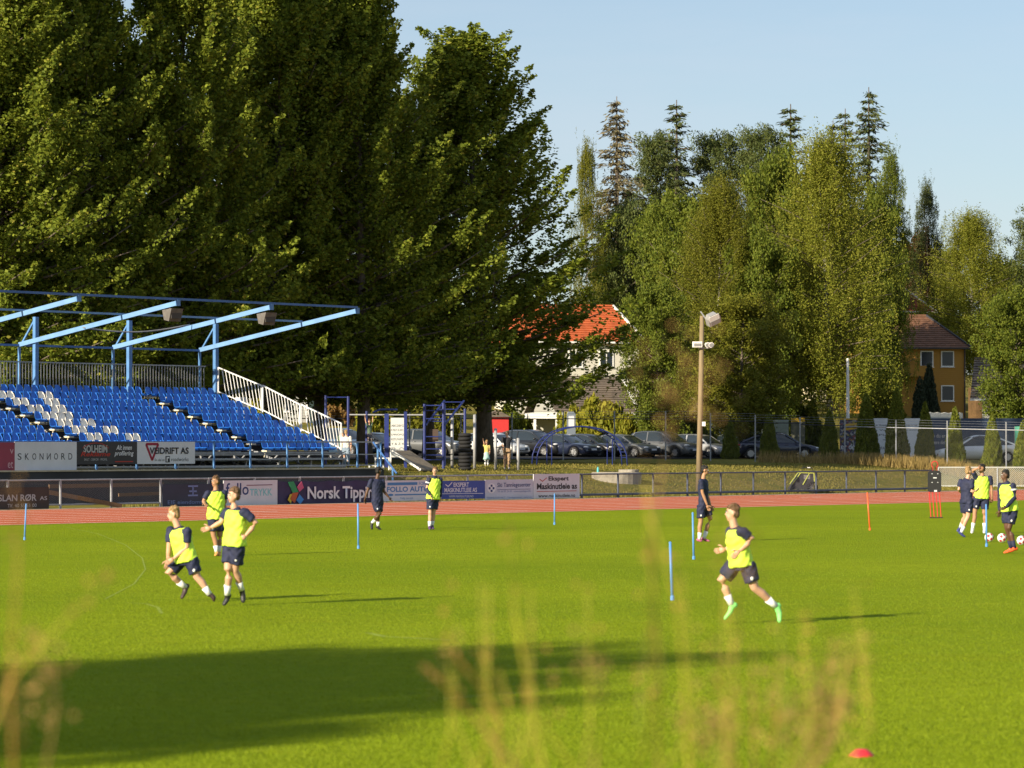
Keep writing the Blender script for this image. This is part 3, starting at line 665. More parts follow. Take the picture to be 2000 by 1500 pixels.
def make_spruce(name, H, R0, seed, dens=1.0, leaf=0.42, z0=0.08, droop=-0.35, power=0.85):
    rg = np.random.default_rng(seed); tb = MB(); tb.loft([(0, 0, 0), (0.05, 0, H * 0.5), (0, 0, H)], [0.2, 0.13, 0.02], 7); cen = []; ax = []
    z = H * z0
    while z < H * 0.985:
        f = z / H; R = R0 * (1 - f) ** power + 0.10; nb = int(6 * dens + 2)
        for k in range(nb):
            ph = rg.random() * 6.283; L = R * rg.uniform(0.55, 1.12); n = max(3, int(L / 0.13)); dr = droop * (1 - 0.9 * f) + rg.normal() * 0.08
            tb.bar((0, 0, z), (L * .8 * math.cos(ph), L * .8 * math.sin(ph), z + L * .8 * dr), 0.03)
            for i in range(n):
                r = L * (i + 0.6) / n; p = np.array([r * math.cos(ph), r * math.sin(ph), z + r * dr + 0.10 * (r / max(L, .1)) ** 2])
                for _ in range(4): cen.append(p + rg.normal(size=3) * np.array([0.10, 0.10, 0.07 + 0.04 * L])); ax.append((math.cos(ph), math.sin(ph), -0.7))
        z += (0.30 + 0.012 * H * (1 - f)) * rg.uniform(0.7, 1.3) / max(0.6, dens)
    return tb.mesh('trunk', True, False), leaf_mesh('crown', np.array(cen), leaf, 0.30, seed=seed, axis=np.array(ax), spread=0.5)
def make_thuja(H, R0, seed, n=9000):
    rg = np.random.default_rng(seed); f = 1 - np.sqrt(rg.random(n)) * 0.985; ph = rg.random(n) * 6.283
    lob = 1 + 0.10 * np.sin(ph * 3 + f * 9 + seed) + 0.07 * np.sin(ph * 7 - f * 23)
    r = R0 * np.minimum(1, ((1 - f) ** 0.62) * 1.05) * lob * rg.uniform(0.72, 1.03, n) * np.minimum(1, 0.78 + f * 2.2)
    cen = np.stack([r * np.cos(ph), r * np.sin(ph), f * H], 1); ax = np.stack([0.5 * np.cos(ph), 0.5 * np.sin(ph), np.ones(n) * 1.3], 1)
    tb = MB(); tb.loft([(0, 0, 0), (0, 0, H * 0.85)], [0.07, 0.02], 6)
    return tb.mesh('trunk', True, False), leaf_mesh('crown', cen, 0.17, 0.5, seed=seed, axis=ax, spread=0.5)
def make_shrub(seed, n=9000, leaf=0.13, stems=9):
    rg = np.random.default_rng(seed); cen = []; tb = MB()
    for k in range(60):
        a = rg.random() * 6.283; r = 0.85 * math.sqrt(rg.random()); h = (1 - 0.75 * r * r) * rg.uniform(0.55, 1.05); q = np.array([r * math.cos(a), r * math.sin(a), h * rg.uniform(0.35, 1)])
        m = n // 60; u = rg.normal(size=(m, 3)); u /= np.linalg.norm(u, axis=1)[:, None]; cen.append(q + u * (rg.random(m) ** 0.5)[:, None] * np.array([0.2, 0.2, 0.2]))
        if k < stems: tb.loft([(0.1 * math.cos(a), 0.1 * math.sin(a), 0), tuple(q * [.6, .6, .6]), tuple(q)], [0.03, 0.02, 0.008], 5)
    cen = np.concatenate(cen); cen[:, 2] = np.maximum(cen[:, 2], 0.02)
    return tb.mesh('stem', True, False), leaf_mesh('foliage', cen, leaf, 0.6, seed=seed)

M_bark = mat('grey_brown_bark', (0.13, 0.105, 0.08), 0.9, var=0.35, scale=3, bump=0.8, stretch=(4, 4, 1))
M_birch = mat('birch_bark', (0.52, 0.49, 0.44), 0.8, col2=(0.10, 0.09, 0.08), scale=2.5, stretch=(1, 1, 3))
L_pop = leaf_mat('poplar_leaf', (0.08, 0.118, 0.012), (0.235, 0.275, 0.032), 0.36, (0.38, 0.33, 0.06))
L_birch = leaf_mat('birch_leaf', (0.12, 0.145, 0.014), (0.26, 0.265, 0.035), 0.36, (0.34, 0.30, 0.07))
L_mid = leaf_mat('broad_leaf', (0.065, 0.098, 0.011), (0.165, 0.19, 0.024), 0.3)
L_olive = leaf_mat('olive_leaf', (0.09, 0.105, 0.010), (0.19, 0.185, 0.022), 0.3)
L_spruce = leaf_mat('spruce_needles', (0.040, 0.058, 0.018), (0.10, 0.115, 0.036), 0.1)
L_brown = leaf_mat('dry_spruce_needles', (0.09, 0.085, 0.04), (0.20, 0.165, 0.095), 0.1)
L_pine = leaf_mat('pine_needles', (0.05, 0.075, 0.02), (0.11, 0.125, 0.035), 0.12)
L_thuja = leaf_mat('thuja_scales', (0.075, 0.10, 0.012), (0.17, 0.185, 0.025), 0.15)
L_yellow = leaf_mat('yellow_green_leaf', (0.13, 0.15, 0.012), (0.27, 0.25, 0.025), 0.3)
L_autumn = leaf_mat('autumn_leaf', (0.20, 0.13, 0.03), (0.33, 0.20, 0.08), 0.35)
L_blue = leaf_mat('blue_juniper', (0.03, 0.045, 0.025), (0.07, 0.085, 0.05), 0.1)
L_red = leaf_mat('copper_leaf', (0.09, 0.04, 0.02), (0.17, 0.08, 0.03), 0.3)

def env_pop(R): return lambda f: R * (min(1, ((1 - f) / 0.66) ** 0.92) * min(1, 0.85 + f * 0.9)) + 0.22
def env_round(R): return lambda f: R * max(0.12, math.sin(math.pi * min(1, max(0, (f - 0.05) / 0.97))) ** 0.6)
def env_birch(R): return lambda f: R * min(1, ((1 - f) / 0.5) ** 0.8 + 0.06) * min(1, 0.5 + 1.6 * f)
PROTO = {}
PROTO['pop1'] = make_tree('pop1', 26, env_pop(5.6), 11, 112, 7, 160, (0.70, 0.70, 0.95), 0.185, rise=1.15, bend=0.06, z0=0.135, rtrunk=0.34, outward=0.3, spray=True, low=-0.26) + (26, 5.6)
PROTO['pop2'] = make_tree('pop2', 26, env_pop(5.6), 23, 116, 7, 155, (0.68, 0.68, 1.0), 0.185, rise=1.15, bend=0.06, z0=0.13, rtrunk=0.32, outward=0.3, spray=True, low=-0.26) + (26, 5.6)
PROTO['birch1'] = make_tree('birch1', 20, env_birch(4.4), 31, 104, 6, 215, (0.5, 0.5, 0.5), 0.105, rise=0.85, bend=-0.02, z0=0.24, outward=0.25, rtrunk=0.2, hang=3.4) + (20, 4.4)
PROTO['birch2'] = make_tree('birch2', 18, env_birch(4.0), 37, 60, 7, 140, (0.55, 0.55, 0.6), 0.115, rise=0.9, bend=0.0, z0=0.2, rtrunk=0.17, hang=1.2) + (18, 4.0)
PROTO['round1'] = make_tree('round1', 12, env_round(4.2), 41, 62, 7, 130, (0.75, 0.75, 0.6), 0.17, rise=0.6, bend=0.03, z0=0.16, outward=0.3, rtrunk=0.22) + (12, 4.2)
PROTO['round2'] = make_tree('round2', 12, env_round(4.0), 43, 58, 7, 125, (0.8, 0.8, 0.6), 0.18, rise=0.6, bend=0.03, z0=0.15, outward=0.3, rtrunk=0.22) + (12, 4.0)
PROTO['pine'] = make_tree('pine', 18, lambda f: 3.2 * max(0.2, math.sin(math.pi * max(0, (f - 0.3) / 0.74)) ** 0.6) if f > 0.3 else 0.5, 47, 50, 6, 170, (0.75, 0.75, 0.5), 0.2, rise=0.45, bend=0.05, z0=0.36, rtrunk=0.2, aspect=0.4, outward=0.25) + (18, 3.2)
PROTO['spruce1'] = make_spruce('spruce1', 22, 3.3, 53, 0.8, leaf=0.30, power=0.75) + (22, 3.3)
PROTO['spruce2'] = make_spruce('spruce2', 22, 2.8, 59, 0.55, leaf=0.30, power=0.72) + (22, 2.8)
PROTO['thuja1'] = make_thuja(3.6, 0.75, 61) + (3.6, 0.75)
PROTO['thuja2'] = make_thuja(3.6, 0.75, 67) + (3.6, 0.75)
PROTO['shrub1'] = make_shrub(71) + (1.0, 1.0)
PROTO['shrub2'] = make_shrub(73, 7000, 0.15) + (1.0, 1.0)
def plant(name, proto, pos, h, r, label, cat, lm, bark=None, group=None, rz=None, parts=('trunk', 'crown')):
    pr = PROTO[proto]; tm, cm = pr[0], pr[1]; H0, R0 = pr[-2:]
    o = thing(name, label, cat, pos, rnd.uniform(0, 6.28) if rz is None else rz, group); o.scale = (r / R0, r / R0, h / H0)
    for nm, me, mm in [(parts[0], tm, bark or M_bark), (parts[1], cm, lm)] + ([('limbs', pr[2], M_bark)] if len(pr) == 5 else []):
        if len(me.materials) == 0: me.materials.append(mm)
        q = bpy.data.objects.new(nm, me); C.objects.link(q); q.parent = o
        q.material_slots[0].link = 'OBJECT'; q.material_slots[0].material = mm
    return o
def tree_px(name, proto, px, top, Y, half, label, lm, bark=None, group=None, cat='tree', sink=0.0, rz=None):
    p = P_at(px, Y); p.z -= sink; zt = zy(top, Y)
    return plant(name, proto, p, zt - p.z, half * Y / F, label, cat, lm, bark, group, rz)

POPS = [(-95, -60, 'poplar just off the left edge, its branches reaching into the picture'), (8, -150, 'tall leafy poplar with thick trunk at the left edge behind the stand'), (175, -190, 'tall poplar second from the left edge behind the seats'), (345, -170, 'tall poplar third from the left behind the stand roof'), (530, -110, 'tall dark poplar behind the right end of the stand roof'),
        (712, -20, 'tall dark poplar whose grey trunk stands behind the climbing frame'), (945, 68, 'rightmost poplar of the row with pointed top against the sky'), (85, -130, 'poplar in the second row behind the left edge'), (440, -120, 'poplar in the second row behind the roof posts'), (625, -50, 'poplar in the second row right of the stand roof'), (838, 105, 'lower poplar filling the dip left of the pointed one')]
for i, (px, top, lab) in enumerate(POPS):
    t = 25 + (0.8, -0.6, 1.0, 0.2, 2.0, -0.5, 0.6, 7, 7.5, 7, 8)[i]; Y = PT(px, t)[1]
    tree_px('poplar_tree', ('pop1', 'pop2')[i % 2], px, top, Y, (275, 275, 265, 265, 260, 245, 278, 260, 260, 250, 190)[i], lab, L_pop, group='row of poplars behind the grandstand', rz=(0.3, 1.2, 2.9, 4.0, 5.1, 0.9, 2.2, 3.3, 0.1, 4.4, 5.5)[i])
TREES = [('spruce_tree', 'spruce1', 1205, 188, 302, 135, 'brown half dry spruce standing left of the other conifers', L_brown), ('spruce_tree', 'spruce2', 1322, 195, 305, 125, 'dark spruce with thin pointed top left of the gap in the treeline', L_spruce),
    ('pine_tree', 'pine', 1405, 262, 308, 80, 'round topped pine right of the thin pointed spruce', L_pine), ('pine_tree', 'pine', 1282, 262, 310, 70, 'dark pine between the brown spruce and the pointed spruce', L_pine),
    ('spruce_tree', 'spruce2', 1545, 203, 332, 135, 'spruce with a double top behind the weeping birch', L_spruce), ('pine_tree', 'pine', 1488, 250, 300, 70, 'pine left of the double topped spruce', L_pine),
    ('spruce_tree', 'spruce1', 1698, 170, 335, 140, 'tallest dark spruce right of the weeping birch', L_spruce), ('spruce_tree', 'spruce2', 1652, 212, 338, 110, 'thin spruce just left of the tallest spruce', L_spruce), ('spruce_tree', 'spruce2', 1628, 235, 338, 95, 'small thin spruce peeping over the weeping birch', L_spruce),
    ('birch_tree', 'birch2', 1148, 272, 285, 45, 'pale thin birch beside the poplar at the treeline', L_olive), ('birch_tree', 'birch2', 1742, 288, 270, 50, 'leaning birch right of the tallest spruce', L_mid),
    ('birch_tree', 'birch1', 1402, 335, 228, 120, 'broad olive green birch with pale trunk left of the dark car', L_olive), ('aspen_tree', 'round2', 1310, 410, 280, 85, 'dark olive tree behind the red roofed white house', L_mid), ('pine_tree', 'round2', 1222, 415, 288, 75, 'light green pine above the bright red roof', L_pine),
    ('maple_tree', 'round1', 1448, 590, 208, 118, 'leafy maple with pale shoots right of the floodlight pole', L_olive), ('maple_tree', 'round2', 1284, 575, 212, 82, 'dark maple left of the floodlight pole hiding the house corner', L_mid), ('maple_tree', 'round2', 1490, 480, 226, 85, 'dark tree filling the gap left of the weeping birch', L_mid),
    ('birch_tree', 'birch1', 1622, 242, 229, 152, 'great weeping birch with hanging golden green branches', L_birch), ('birch_tree', 'birch1', 1905, 402, 335, 118, 'weeping birch behind the ochre house at the right', L_birch), ('rowan_tree', 'birch2', 1812, 350, 350, 40, 'sparse dark tree with open crown right of the spruces', L_spruce),
    ('maple_tree', 'round1', 1360, 400, 262, 110, 'dark green tree behind the broad birch', L_mid), ('maple_tree', 'round2', 1520, 330, 262, 100, 'green tree between the two birches', L_mid), ('maple_tree', 'round1', 1250, 470, 300, 80, 'green tree behind the orange roof', L_mid), ('maple_tree', 'round2', 1712, 400, 268, 62, 'green tree right of the weeping birch', L_mid),
    ('copper_tree', 'round2', 1800, 470, 352, 48, 'small reddish tree below the sparse dark tree', L_red), ('maple_tree', 'round1', 1762, 485, 356, 62, 'yellowish tree left of the red farmhouse roof', L_olive), ('maple_tree', 'round2', 1990, 585, 225, 88, 'leafy tree at the right edge over the white gable', L_mid), ('pine_tree', 'pine', 2035, 395, 280, 70, 'pine reaching in at the right edge', L_pine),
    ('maple_tree', 'round1', 1840, 500, 380, 80, 'green tree behind the red farmhouse roof', L_mid), ('maple_tree', 'round2', 1960, 520, 350, 90, 'green tree behind the birch at the right', L_mid), ('maple_tree', 'round2', 1560, 430, 290, 110, 'dark tree deep behind the weeping birch', L_mid), ('maple_tree', 'round1', 1685, 430, 385, 85, 'dark tree deep behind the tallest spruce', L_mid), ('maple_tree', 'round1', 1200, 560, 300, 90, 'dark tree behind the red roofed house', L_mid)]
for nm, pr, px, top, Y, half, lab, lm in TREES:
    tree_px(nm, pr, px, top, Y, half, lab, lm, M_birch if nm == 'birch_tree' else None, 'trees beyond the car park')
TH = [(1426, 822, 18, 204, 'dark'), (1502, 806, 19, 203, 'dark'), (1620, 800, 20, 200, 'dark'), (1692, 766, 24, 199, 'dark'), (1751, 755, 24, 198, 'dark'), (1807, 783, 20, 197, 'lit'), (1865, 793, 20, 196, 'lit'), (1938, 806, 20, 195, 'lit'), (1998, 820, 20, 194, 'lit')]
TL = ['small shaded column thuja left of the dark car', 'shaded column thuja in front of the dark car doors', 'shaded column thuja left of the crowd mural', 'dark column thuja between the mural and the white sign', 'dark column thuja in front of the white sign', 'bright column thuja right of the white sign', 'bright column thuja before the front of the white car', 'bright column thuja before the rear of the white car', 'column thuja at the right edge of the picture']
for i, (px, top, half, Y, _) in enumerate(TH):
    tree_px('thuja_tree', ('thuja1', 'thuja2')[i % 2], px, top, Y, half, TL[i], L_thuja, group='column thujas along the car park fence')
SH = [('shrub1', 1172, 766, 215, 70, 'bright yellow green hedge bush below the brown garage roof', L_yellow), ('shrub2', 1118, 790, 217, 40, 'yellow green bush beside the white garage', L_yellow), ('shrub1', 1222, 800, 213, 36, 'yellow green bush at the right end of the hedge', L_yellow), ('shrub2', 655, 735, 232, 42, 'orange autumn bush right of the glass conservatory', L_autumn), ('shrub1', 745, 745, 226, 50, 'yellow shrub with bare white twigs behind the trunk', L_yellow), ('shrub2', 775, 720, 236, 45, 'pale orange bush high behind the climbing wall', L_autumn),
    ('shrub1', 520, 742, 215, 40, 'yellow bush behind the white stand railing', L_yellow), ('shrub1', 850, 770, 226, 60, 'green shrub behind the blue climbing frame', L_olive), ('thuja2', 1815, 708, 240, 26, 'blue grey juniper in front of the ochre house', L_blue), ('thuja1', 1797, 735, 238, 24, 'dark juniper bush left of the ochre house windows', L_blue), ('shrub1', 1730, 740, 236, 48, 'dull green bush behind the white sign', L_olive), ('shrub1', 1560, 770, 232, 55, 'dark bush behind the parked dark car', L_mid), ('shrub2', 990, 790, 228, 50, 'dark bush behind the white car', L_mid), ('shrub1', 1350, 800, 216, 52, 'dark bush behind the floodlight pole', L_mid)]
for pr, px, top, Y, half, lab, lm in SH:
    p = P_at(px, Y); plant('garden_bush', pr, p, zy(top, Y) - p.z, half * Y / F, lab, 'bush', lm, group='garden bushes', parts=('stem', 'foliage'))
# a tree off the picture to the left: it throws the long shadow over the near turf
tip = G(1560, 1243); back = Vector((-math.cos(SUN_AZ), -math.sin(SUN_AZ), 0)); side = Vector((math.sin(SUN_AZ), -math.cos(SUN_AZ), 0))
for h, r, dt, off, lab in ((17.0, 5.4, 6.0, 0.2, 'broad leafy tree left of the photographer'), (15.5, 4.2, 11.5, 3.6, 'second leafy tree left of the photographer')):
    p = tip + back * (h / math.tan(SUN_EL) + dt) + side * off; plant('maple_tree', 'round1', (p.x, p.y, 0), h, r, lab, 'tree', L_mid, group='trees beside the photographer')

# ------------------------------------------------------------------ houses and yards
M_glass = mat('window_glass', (0.02, 0.028, 0.04), 0.12, spec=0.45)
M_wwin = mat('white_window_frame', (0.75, 0.75, 0.73), 0.5)
def siding(name, col, pitch=0.18, vertical=False):
    """boarded wall: lapped boards as fine relief and tone"""
    if name in MATS: return MATS[name]
    m = mat(name, col, 0.7); nt = m.node_tree; b = nt.nodes['Principled BSDF']; tc = nt.nodes.new('ShaderNodeTexCoord'); wv = nt.nodes.new('ShaderNodeTexWave')
    wv.wave_type = 'BANDS'; wv.bands_direction = 'X' if vertical else 'Z'; wv.wave_profile = 'SAW'; wv.inputs['Scale'].default_value = 0.314 / pitch; wv.inputs['Distortion'].default_value = 0.0
    nt.links.new(tc.outputs['Object'], wv.inputs['Vector']); bp = nt.nodes.new('ShaderNodeBump'); bp.inputs['Strength'].default_value = 0.8; bp.inputs['Distance'].default_value = 0.03
    nt.links.new(wv.outputs['Fac'], bp.inputs['Height']); nt.links.new(bp.outputs['Normal'], b.inputs['Normal']); return m
def window(par, x, z, w, h, y=-0.02, mullion=True, ax='x'):
    """window on the wall plane y; frame and pane"""
    f = MB(); t = 0.09
    def bx(b, cx, cz, sx, sz, d, yy):
        if ax == 'x': b.box((cx, yy, cz), (sx, d, sz))
        else: b.box((yy, cx, cz), (d, sx, sz))
    for cx, cz, sx, sz in ((x, z + h / 2 - t / 2, w, t), (x, z - h / 2 + t / 2, w, t), (x - w / 2 + t / 2, z, t, h - 2 * t), (x + w / 2 - t / 2, z, t, h - 2 * t)): bx(f, cx, cz, sx, sz, 0.10, y)
    if mullion: bx(f, x, z, 0.07, h - 2 * t, 0.08, y)
    bx(f, x, z - h / 2 - 0.04, w + 0.16, 0.05, 0.18, y)
    fo = f.build('window', M_wwin, par); p = MB(); bx(p, x, z, w - 2 * t, h - 2 * t, 0.03, y); p.build('pane', M_glass, fo)
def tile_roof(par, corners, mat_, courses, thick=0.10, name='roof'):
    """roof plane eave-left, eave-right, ridge-right, ridge-left laid in stepped tile courses"""
    el, er, rr, rl = [Vector(c) for c in corners]; nrm = (er - el).cross(rl - el).normalized(); b = MB()
    for i in range(courses):
        f0, f1 = i / courses, (i + 1.12) / courses
        f1 = min(1, f1); a, c = el.lerp(rl, f0), er.lerp(rr, f0); d, e = er.lerp(rr, f1), el.lerp(rl, f1)
        lo = nrm * 0.055; b.add([a, c, d, e, a + lo + nrm * .02, c + lo + nrm * .02, d + nrm * .005, e + nrm * .005], [(4, 5, 6, 7), (0, 1, 5, 4), (1, 2, 6, 5), (3, 0, 4, 7)])
    return b.build(name, mat_, par, fix=False)
def house(name, label, px, Y, rz, w, d, z_eave, z_ridge, wallm, roofm, wins=(), inset=0.0, over=0.45, hip=True, courses=16, trim=M_wwin, cat='house', group='houses beyond the car park', zg=None):
    """house whose front right corner stands in column px at depth Y; local x runs left (negative) along the front, y back"""
    p = P_at(px, Y)
    if zg is not None: p.z = zg
    o = thing(name, label, cat, p, rz, group); e, r = z_eave - p.z, z_ridge - p.z
    wl = MB(); wl.box((-w / 2, d / 2, e / 2 - 0.3), (w, d, e + 0.6))
    if not hip: wl.prism([(0, 0, e), (0, d, e), (0, d / 2, r - 0.1)], (-w, 0, 0))
    wl.build('wall', wallm, o); ov = over; ins = inset
    A = [(-w - ov, -ov, e), (ov, -ov, e), (ov - (ins if hip else 0), d / 2, r), (-w - ov + (ins if hip else 0), d / 2, r)]
    dz = (r - e) / (d / 2 + 0) * ov; A[0] = (A[0][0], A[0][1], e - dz * 0.6); A[1] = (A[1][0], A[1][1], e - dz * 0.6)
    rf = tile_roof(o, A, roofm, courses)
    Bk = [(ov, d + ov, e - dz * 0.6), (-w - ov, d + ov, e - dz * 0.6), A[3], A[2]]; tile_roof(o, Bk, roofm, courses)
    if hip:
        tile_roof(o, [A[1], Bk[0], A[2], A[2]], roofm, courses); tile_roof(o, [Bk[1], A[0], A[3], A[3]], roofm, courses)
    b = MB(); b.bar(Vector(A[1]) + Vector((0, 0, .08)), Vector(A[2]) + Vector((0, 0, .10)), 0.16, 0.16); b.build('verge_board', trim, o)
    b = MB(); b.bar(Vector(A[3]) + Vector((0, 0, .09)), Vector(A[2]) + Vector((0, 0, .09)), 0.22, 0.12); b.build('ridge_cap', roofm, o)
    MB().bar(Vector(A[0]) + Vector((0, -.06, -.02)), Vector(A[1]) + Vector((0, -.06, -.02)), 0.14, 0.14).build('gutter', trim, o)
    for x, z, ww, hh in wins: window(o, x, z - p.z, ww, hh, mullion=name != 'ochre_house')
    return o, e, p
M_wall_w = siding('white_siding', (0.62, 0.60, 0.52)); M_wall_o = siding('ochre_siding', (0.36, 0.19, 0.035)); M_wall_c = siding('cream_siding', (0.60, 0.53, 0.36))
M_wall_wv = siding('white_vertical_siding', (0.62, 0.61, 0.57), 0.2, True)
M_tr = mat('orange_roof_tile', (0.46, 0.11, 0.035), 0.7, var=0.2, scale=2); M_tb = mat('brown_roof_tile', (0.17, 0.085, 0.05), 0.7, var=0.25, scale=2); M_tred = mat('red_roof_tile', (0.26, 0.035, 0.025), 0.7, var=0.2, scale=2); M_tg = mat('grey_brown_roof_tile', (0.15, 0.12, 0.095), 0.8, var=0.25, scale=2)
M_dtrim = mat('dark_trim', (0.03, 0.03, 0.035), 0.6)
kx = lambda px, c, Y: (px - c) * Y / F
house('white_house', 'white boarded house with bright orange tiled roof behind the poplar', 1248, 262, R(14), 10, 7, zy(664, 262), zy(598, 264), M_wall_w, M_tr, [(kx(1182, 1248, 262), zy(702, 262), 1.15, 1.3), (kx(1120, 1248, 262), zy(702, 262), 1.15, 1.3)], inset=1.6)
house('ochre_house', 'ochre yellow boarded house with brown tiled roof right of the weeping birch', 1886, 305, R(6), 11, 8, zy(676, 305), zy(617, 308), M_wall_o, M_tb, [(kx(1850, 1886, 305), zy(701, 305), 1.2, 1.45), (kx(1809, 1886, 305), zy(701, 305), 1.2, 1.45), (kx(1850, 1886, 305), zy(768, 305), 1.2, 1.45)], inset=3.2, trim=M_dtrim)
oh = bpy.data.objects['ochre_house']
MB().tube((-0.1, -0.1, -1), (-0.1, -0.1, zy(682, 305) - oh.location.z), 0.06).build('downpipe', M_dtrim, oh)
b = MB(); b.box((-5.0, -0.9, zy(735, 305) - oh.location.z), (2.2, 1.7, 0.12)); b.box((-5.0, -1.7, zy(725, 305) - oh.location.z), (2.2, 0.06, 0.9)); b.build('balcony', M_wall_o, oh)
house('red_roof_house', 'cream house showing only its dark red roof above the ochre house', 1818, 345, R(30), 12, 7.5, zy(606, 345), zy(557, 348), M_wall_c, M_tred, [], inset=1.9)
house('cream_house', 'tall cream boarded house half hidden behind the poplars and stand rail', 548, 236, R(10), 8, 7, zy(640, 236), zy(575, 238), M_wall_c, M_tg, [(-1.2, zy(690, 236), 1.1, 1.3), (-4.0, zy(690, 236), 1.1, 1.3), (-2.4, zy(765, 236), 1.2, 1.3)], hip=False)
house('white_gable_house', 'white house at the right edge hidden by leaves', 2085, 236, R(-12), 6.0, 7, zy(770, 236), zy(700, 238), M_wall_wv, M_tg, [(-3.8, zy(815, 236), 1.0, 1.0)], hip=False, over=0.8)
house('brown_roof_garage', 'low garage with wide grey brown tiled roof above the hedge', 1226, 236, R(18), 5.0, 6, zy(800, 236), zy(738, 238), siding('grey_siding', (0.36, 0.36, 0.34)), M_tg, [], hip=False, over=0.6)
house('far_villa', 'grey roofed villa glimpsed through the poplars on the left', 420, 262, R(12), 9, 7, zy(660, 262), zy(590, 264), M_wall_w, M_tg, [(-2, zy(700, 262), 1.2, 1.3)], hip=False)
house('far_red_house', 'dark red house glimpsed through the leaves at far left', 215, 255, R(12), 8, 7, zy(660, 255), zy(590, 257), siding('falu_siding', (0.20, 0.03, 0.02)), M_tg, [(-2, zy(700, 255), 1.2, 1.3)], hip=False)
# conservatory beside the cream house
p = P_at(652, 232); o = thing('conservatory', 'glass fronted lean-to with white frame right of the stand railing', 'conservatory', p, R(8), 'houses beyond the car park')
zc = zy(722, 232) - p.z
b = MB(); b.prism([(0, 0, 0), (0, 0, zc - 1.0), (-1.9, 0, zc), (-1.9, 0, 0)], (0, 3, 0)); b.build('glazing', mat('green_glass', (0.05, 0.075, 0.075), 0.1, spec=0.8), o)
b = MB(); b.bar((0.06, -0.05, zc - 1.0), (-1.95, -0.05, zc + 0.04), 0.1, 0.14); b.bar((0, -0.05, 0), (0, -0.05, zc - 1.0), 0.1); b.bar((-1.9, -0.05, 0), (-1.9, -0.05, zc), 0.12); b.build('frame', M_wwin, o)
MB().box((-4.6, 1.5, zc / 2 - 0.4), (5.2, 3, zc - 0.6)).build('wall', siding('grey_siding', (0.36, 0.36, 0.34)), o); b = MB(); b.prism([(-7.4, -0.3, zc - 0.75), (-1.8, -0.3, zc - 0.75), (-1.8, 3.2, zc - 0.1), (-7.4, 3.2, zc - 0.1)], (0, 0, 0.12)); b.build('roof', M_wwin, o)
window(o, -3.4, 1.5, 1.2, 1.2)
p = P_at(1122, 226); o = thing('white_carport', 'low white flat roofed carport behind the parked cars', 'carport', p, R(6))
zc = zy(806, 226) - p.z
MB().box((-1.4, 2.5, zc - 0.2), (2.9, 5, 0.4)).build('roof', M_wwin, o)
for x in (-2.7, -1.2, 0): MB().box((x, 0.1, zc / 2 - 0.2), (0.16, 0.16, zc - 0.4)).build('post', M_wwin, o)
MB().box((-1.4, 4.9, zc / 2 - 0.2), (2.8, 0.1, zc - 0.4)).build('back_wall', M_wall_w, o)
p = P_at(1116, 208); o = thing('information_pillar', 'grey round topped information pillar with white notice', 'sign', p, 0.1); zc = zy(804, 208) - p.z
b = MB(); b.prism([(-0.26, 0, 0), (0.26, 0, 0), (0.26, 0, zc - 0.15), (0.14, 0, zc), (-0.14, 0, zc), (-0.26, 0, zc - 0.15)], (0, 0.25, 0)); b.build('body', mat('pillar_grey', (0.16, 0.19, 0.23), 0.5), o)
MB().box((0, -0.015, zc - 0.62), (0.36, 0.03, 0.72)).build('notice', M_bw, o)
p = P_at(972, 226); o = thing('red_shed', 'bright red shed glimpsed under the poplar branches', 'shed', p, R(5)); zc = zy(806, 226) - p.z
MB().box((0, 1, zc / 2 - 0.2), (1.5, 2, zc - 0.1)).build('wall', mat('bright_red_paint', (0.5, 0.03, 0.03), 0.6, var=0.1), o); b = MB(); b.prism([(-0.9, -0.2, zc - 0.3), (0.9, -0.2, zc - 0.3), (0, -0.2, zc + 0.2)], (0, 2.4, 0)); b.build('roof', M_tg, o)
# plank fence and picket fence by the ochre house
o = thing('plank_fence', 'tall brown plank fence right of the ochre house', 'fence', P_at(1890, 292), R(4)); z1 = zy(757, 292) - o.location.z
for i in range(16): MB().box((0.12 + i * 0.145, 0, z1 / 2), (0.13, 0.03 + 0.02 * (i % 2), z1)).build('plank', mat('brown_plank', (0.16, 0.09, 0.035), 0.8, var=0.2, scale=2), o)
pa, pb = P_at(1812, 226), P_at(1935, 232); o = thing('picket_fence', 'low white picket fence above the dark blue sign', 'fence', pa, math.atan2(pb.y - pa.y, pb.x - pa.x)); z1 = zy(806, 228) - pa.z
for i in range(30): MB().box((0.07 + i * 0.145, 0, z1 - 0.45), (0.09, 0.03, 0.9 + 0.05 * math.sin(i))).build('picket', M_wwin, o)
for i in range(4): MB().box((0.2 + i * 1.35, 0.06, z1 / 2 - 0.3), (0.1, 0.08, z1)).build('post', M_wwin, o)
MB().box((2.2, 0.04, z1 - 0.3), (4.4, 0.04, 0.09)).build('rail', M_wwin, o)

# ------------------------------------------------------------------ hoardings along the car park
def hoarding(name, label, px0, px1, top, bot, Y, m, cat='sign'):
    p = P_at(px0, Y); z0, z1 = zy(bot, Y), zy(top, Y); o = thing(name, label, cat, (p.x, p.y, z0), 0.0); w, h = (px1 - px0) * Y / F, z1 - z0
    MB().box((w / 2, 0.0, h / 2), (w, 0.06, h)).build('panel', m, o); b = MB()
    for i in range(3): b = MB(); b.box((w * (0.08 + 0.42 * i), 0.1, h / 2 - 0.5), (0.1, 0.1, h + 1.0)); b.build('post', M_galv, o)
    return o, w, h
o, w, h = hoarding('dark_blue_hoarding', 'wide dark blue hoarding with pale serif words behind the white car', 1806, 2050, 817, 897, 213, mat('petrol_blue_panel', (0.030, 0.052, 0.10), 0.5, var=0.1))
lettering(o, 'olgen du er', (w * 0.01, h * 0.50, w * 0.165, h * 0.62), M_greyp); lettering(o, 'gså være det', (w * 0.01, h * 0.34, w * 0.165, h * 0.46), M_greyp)
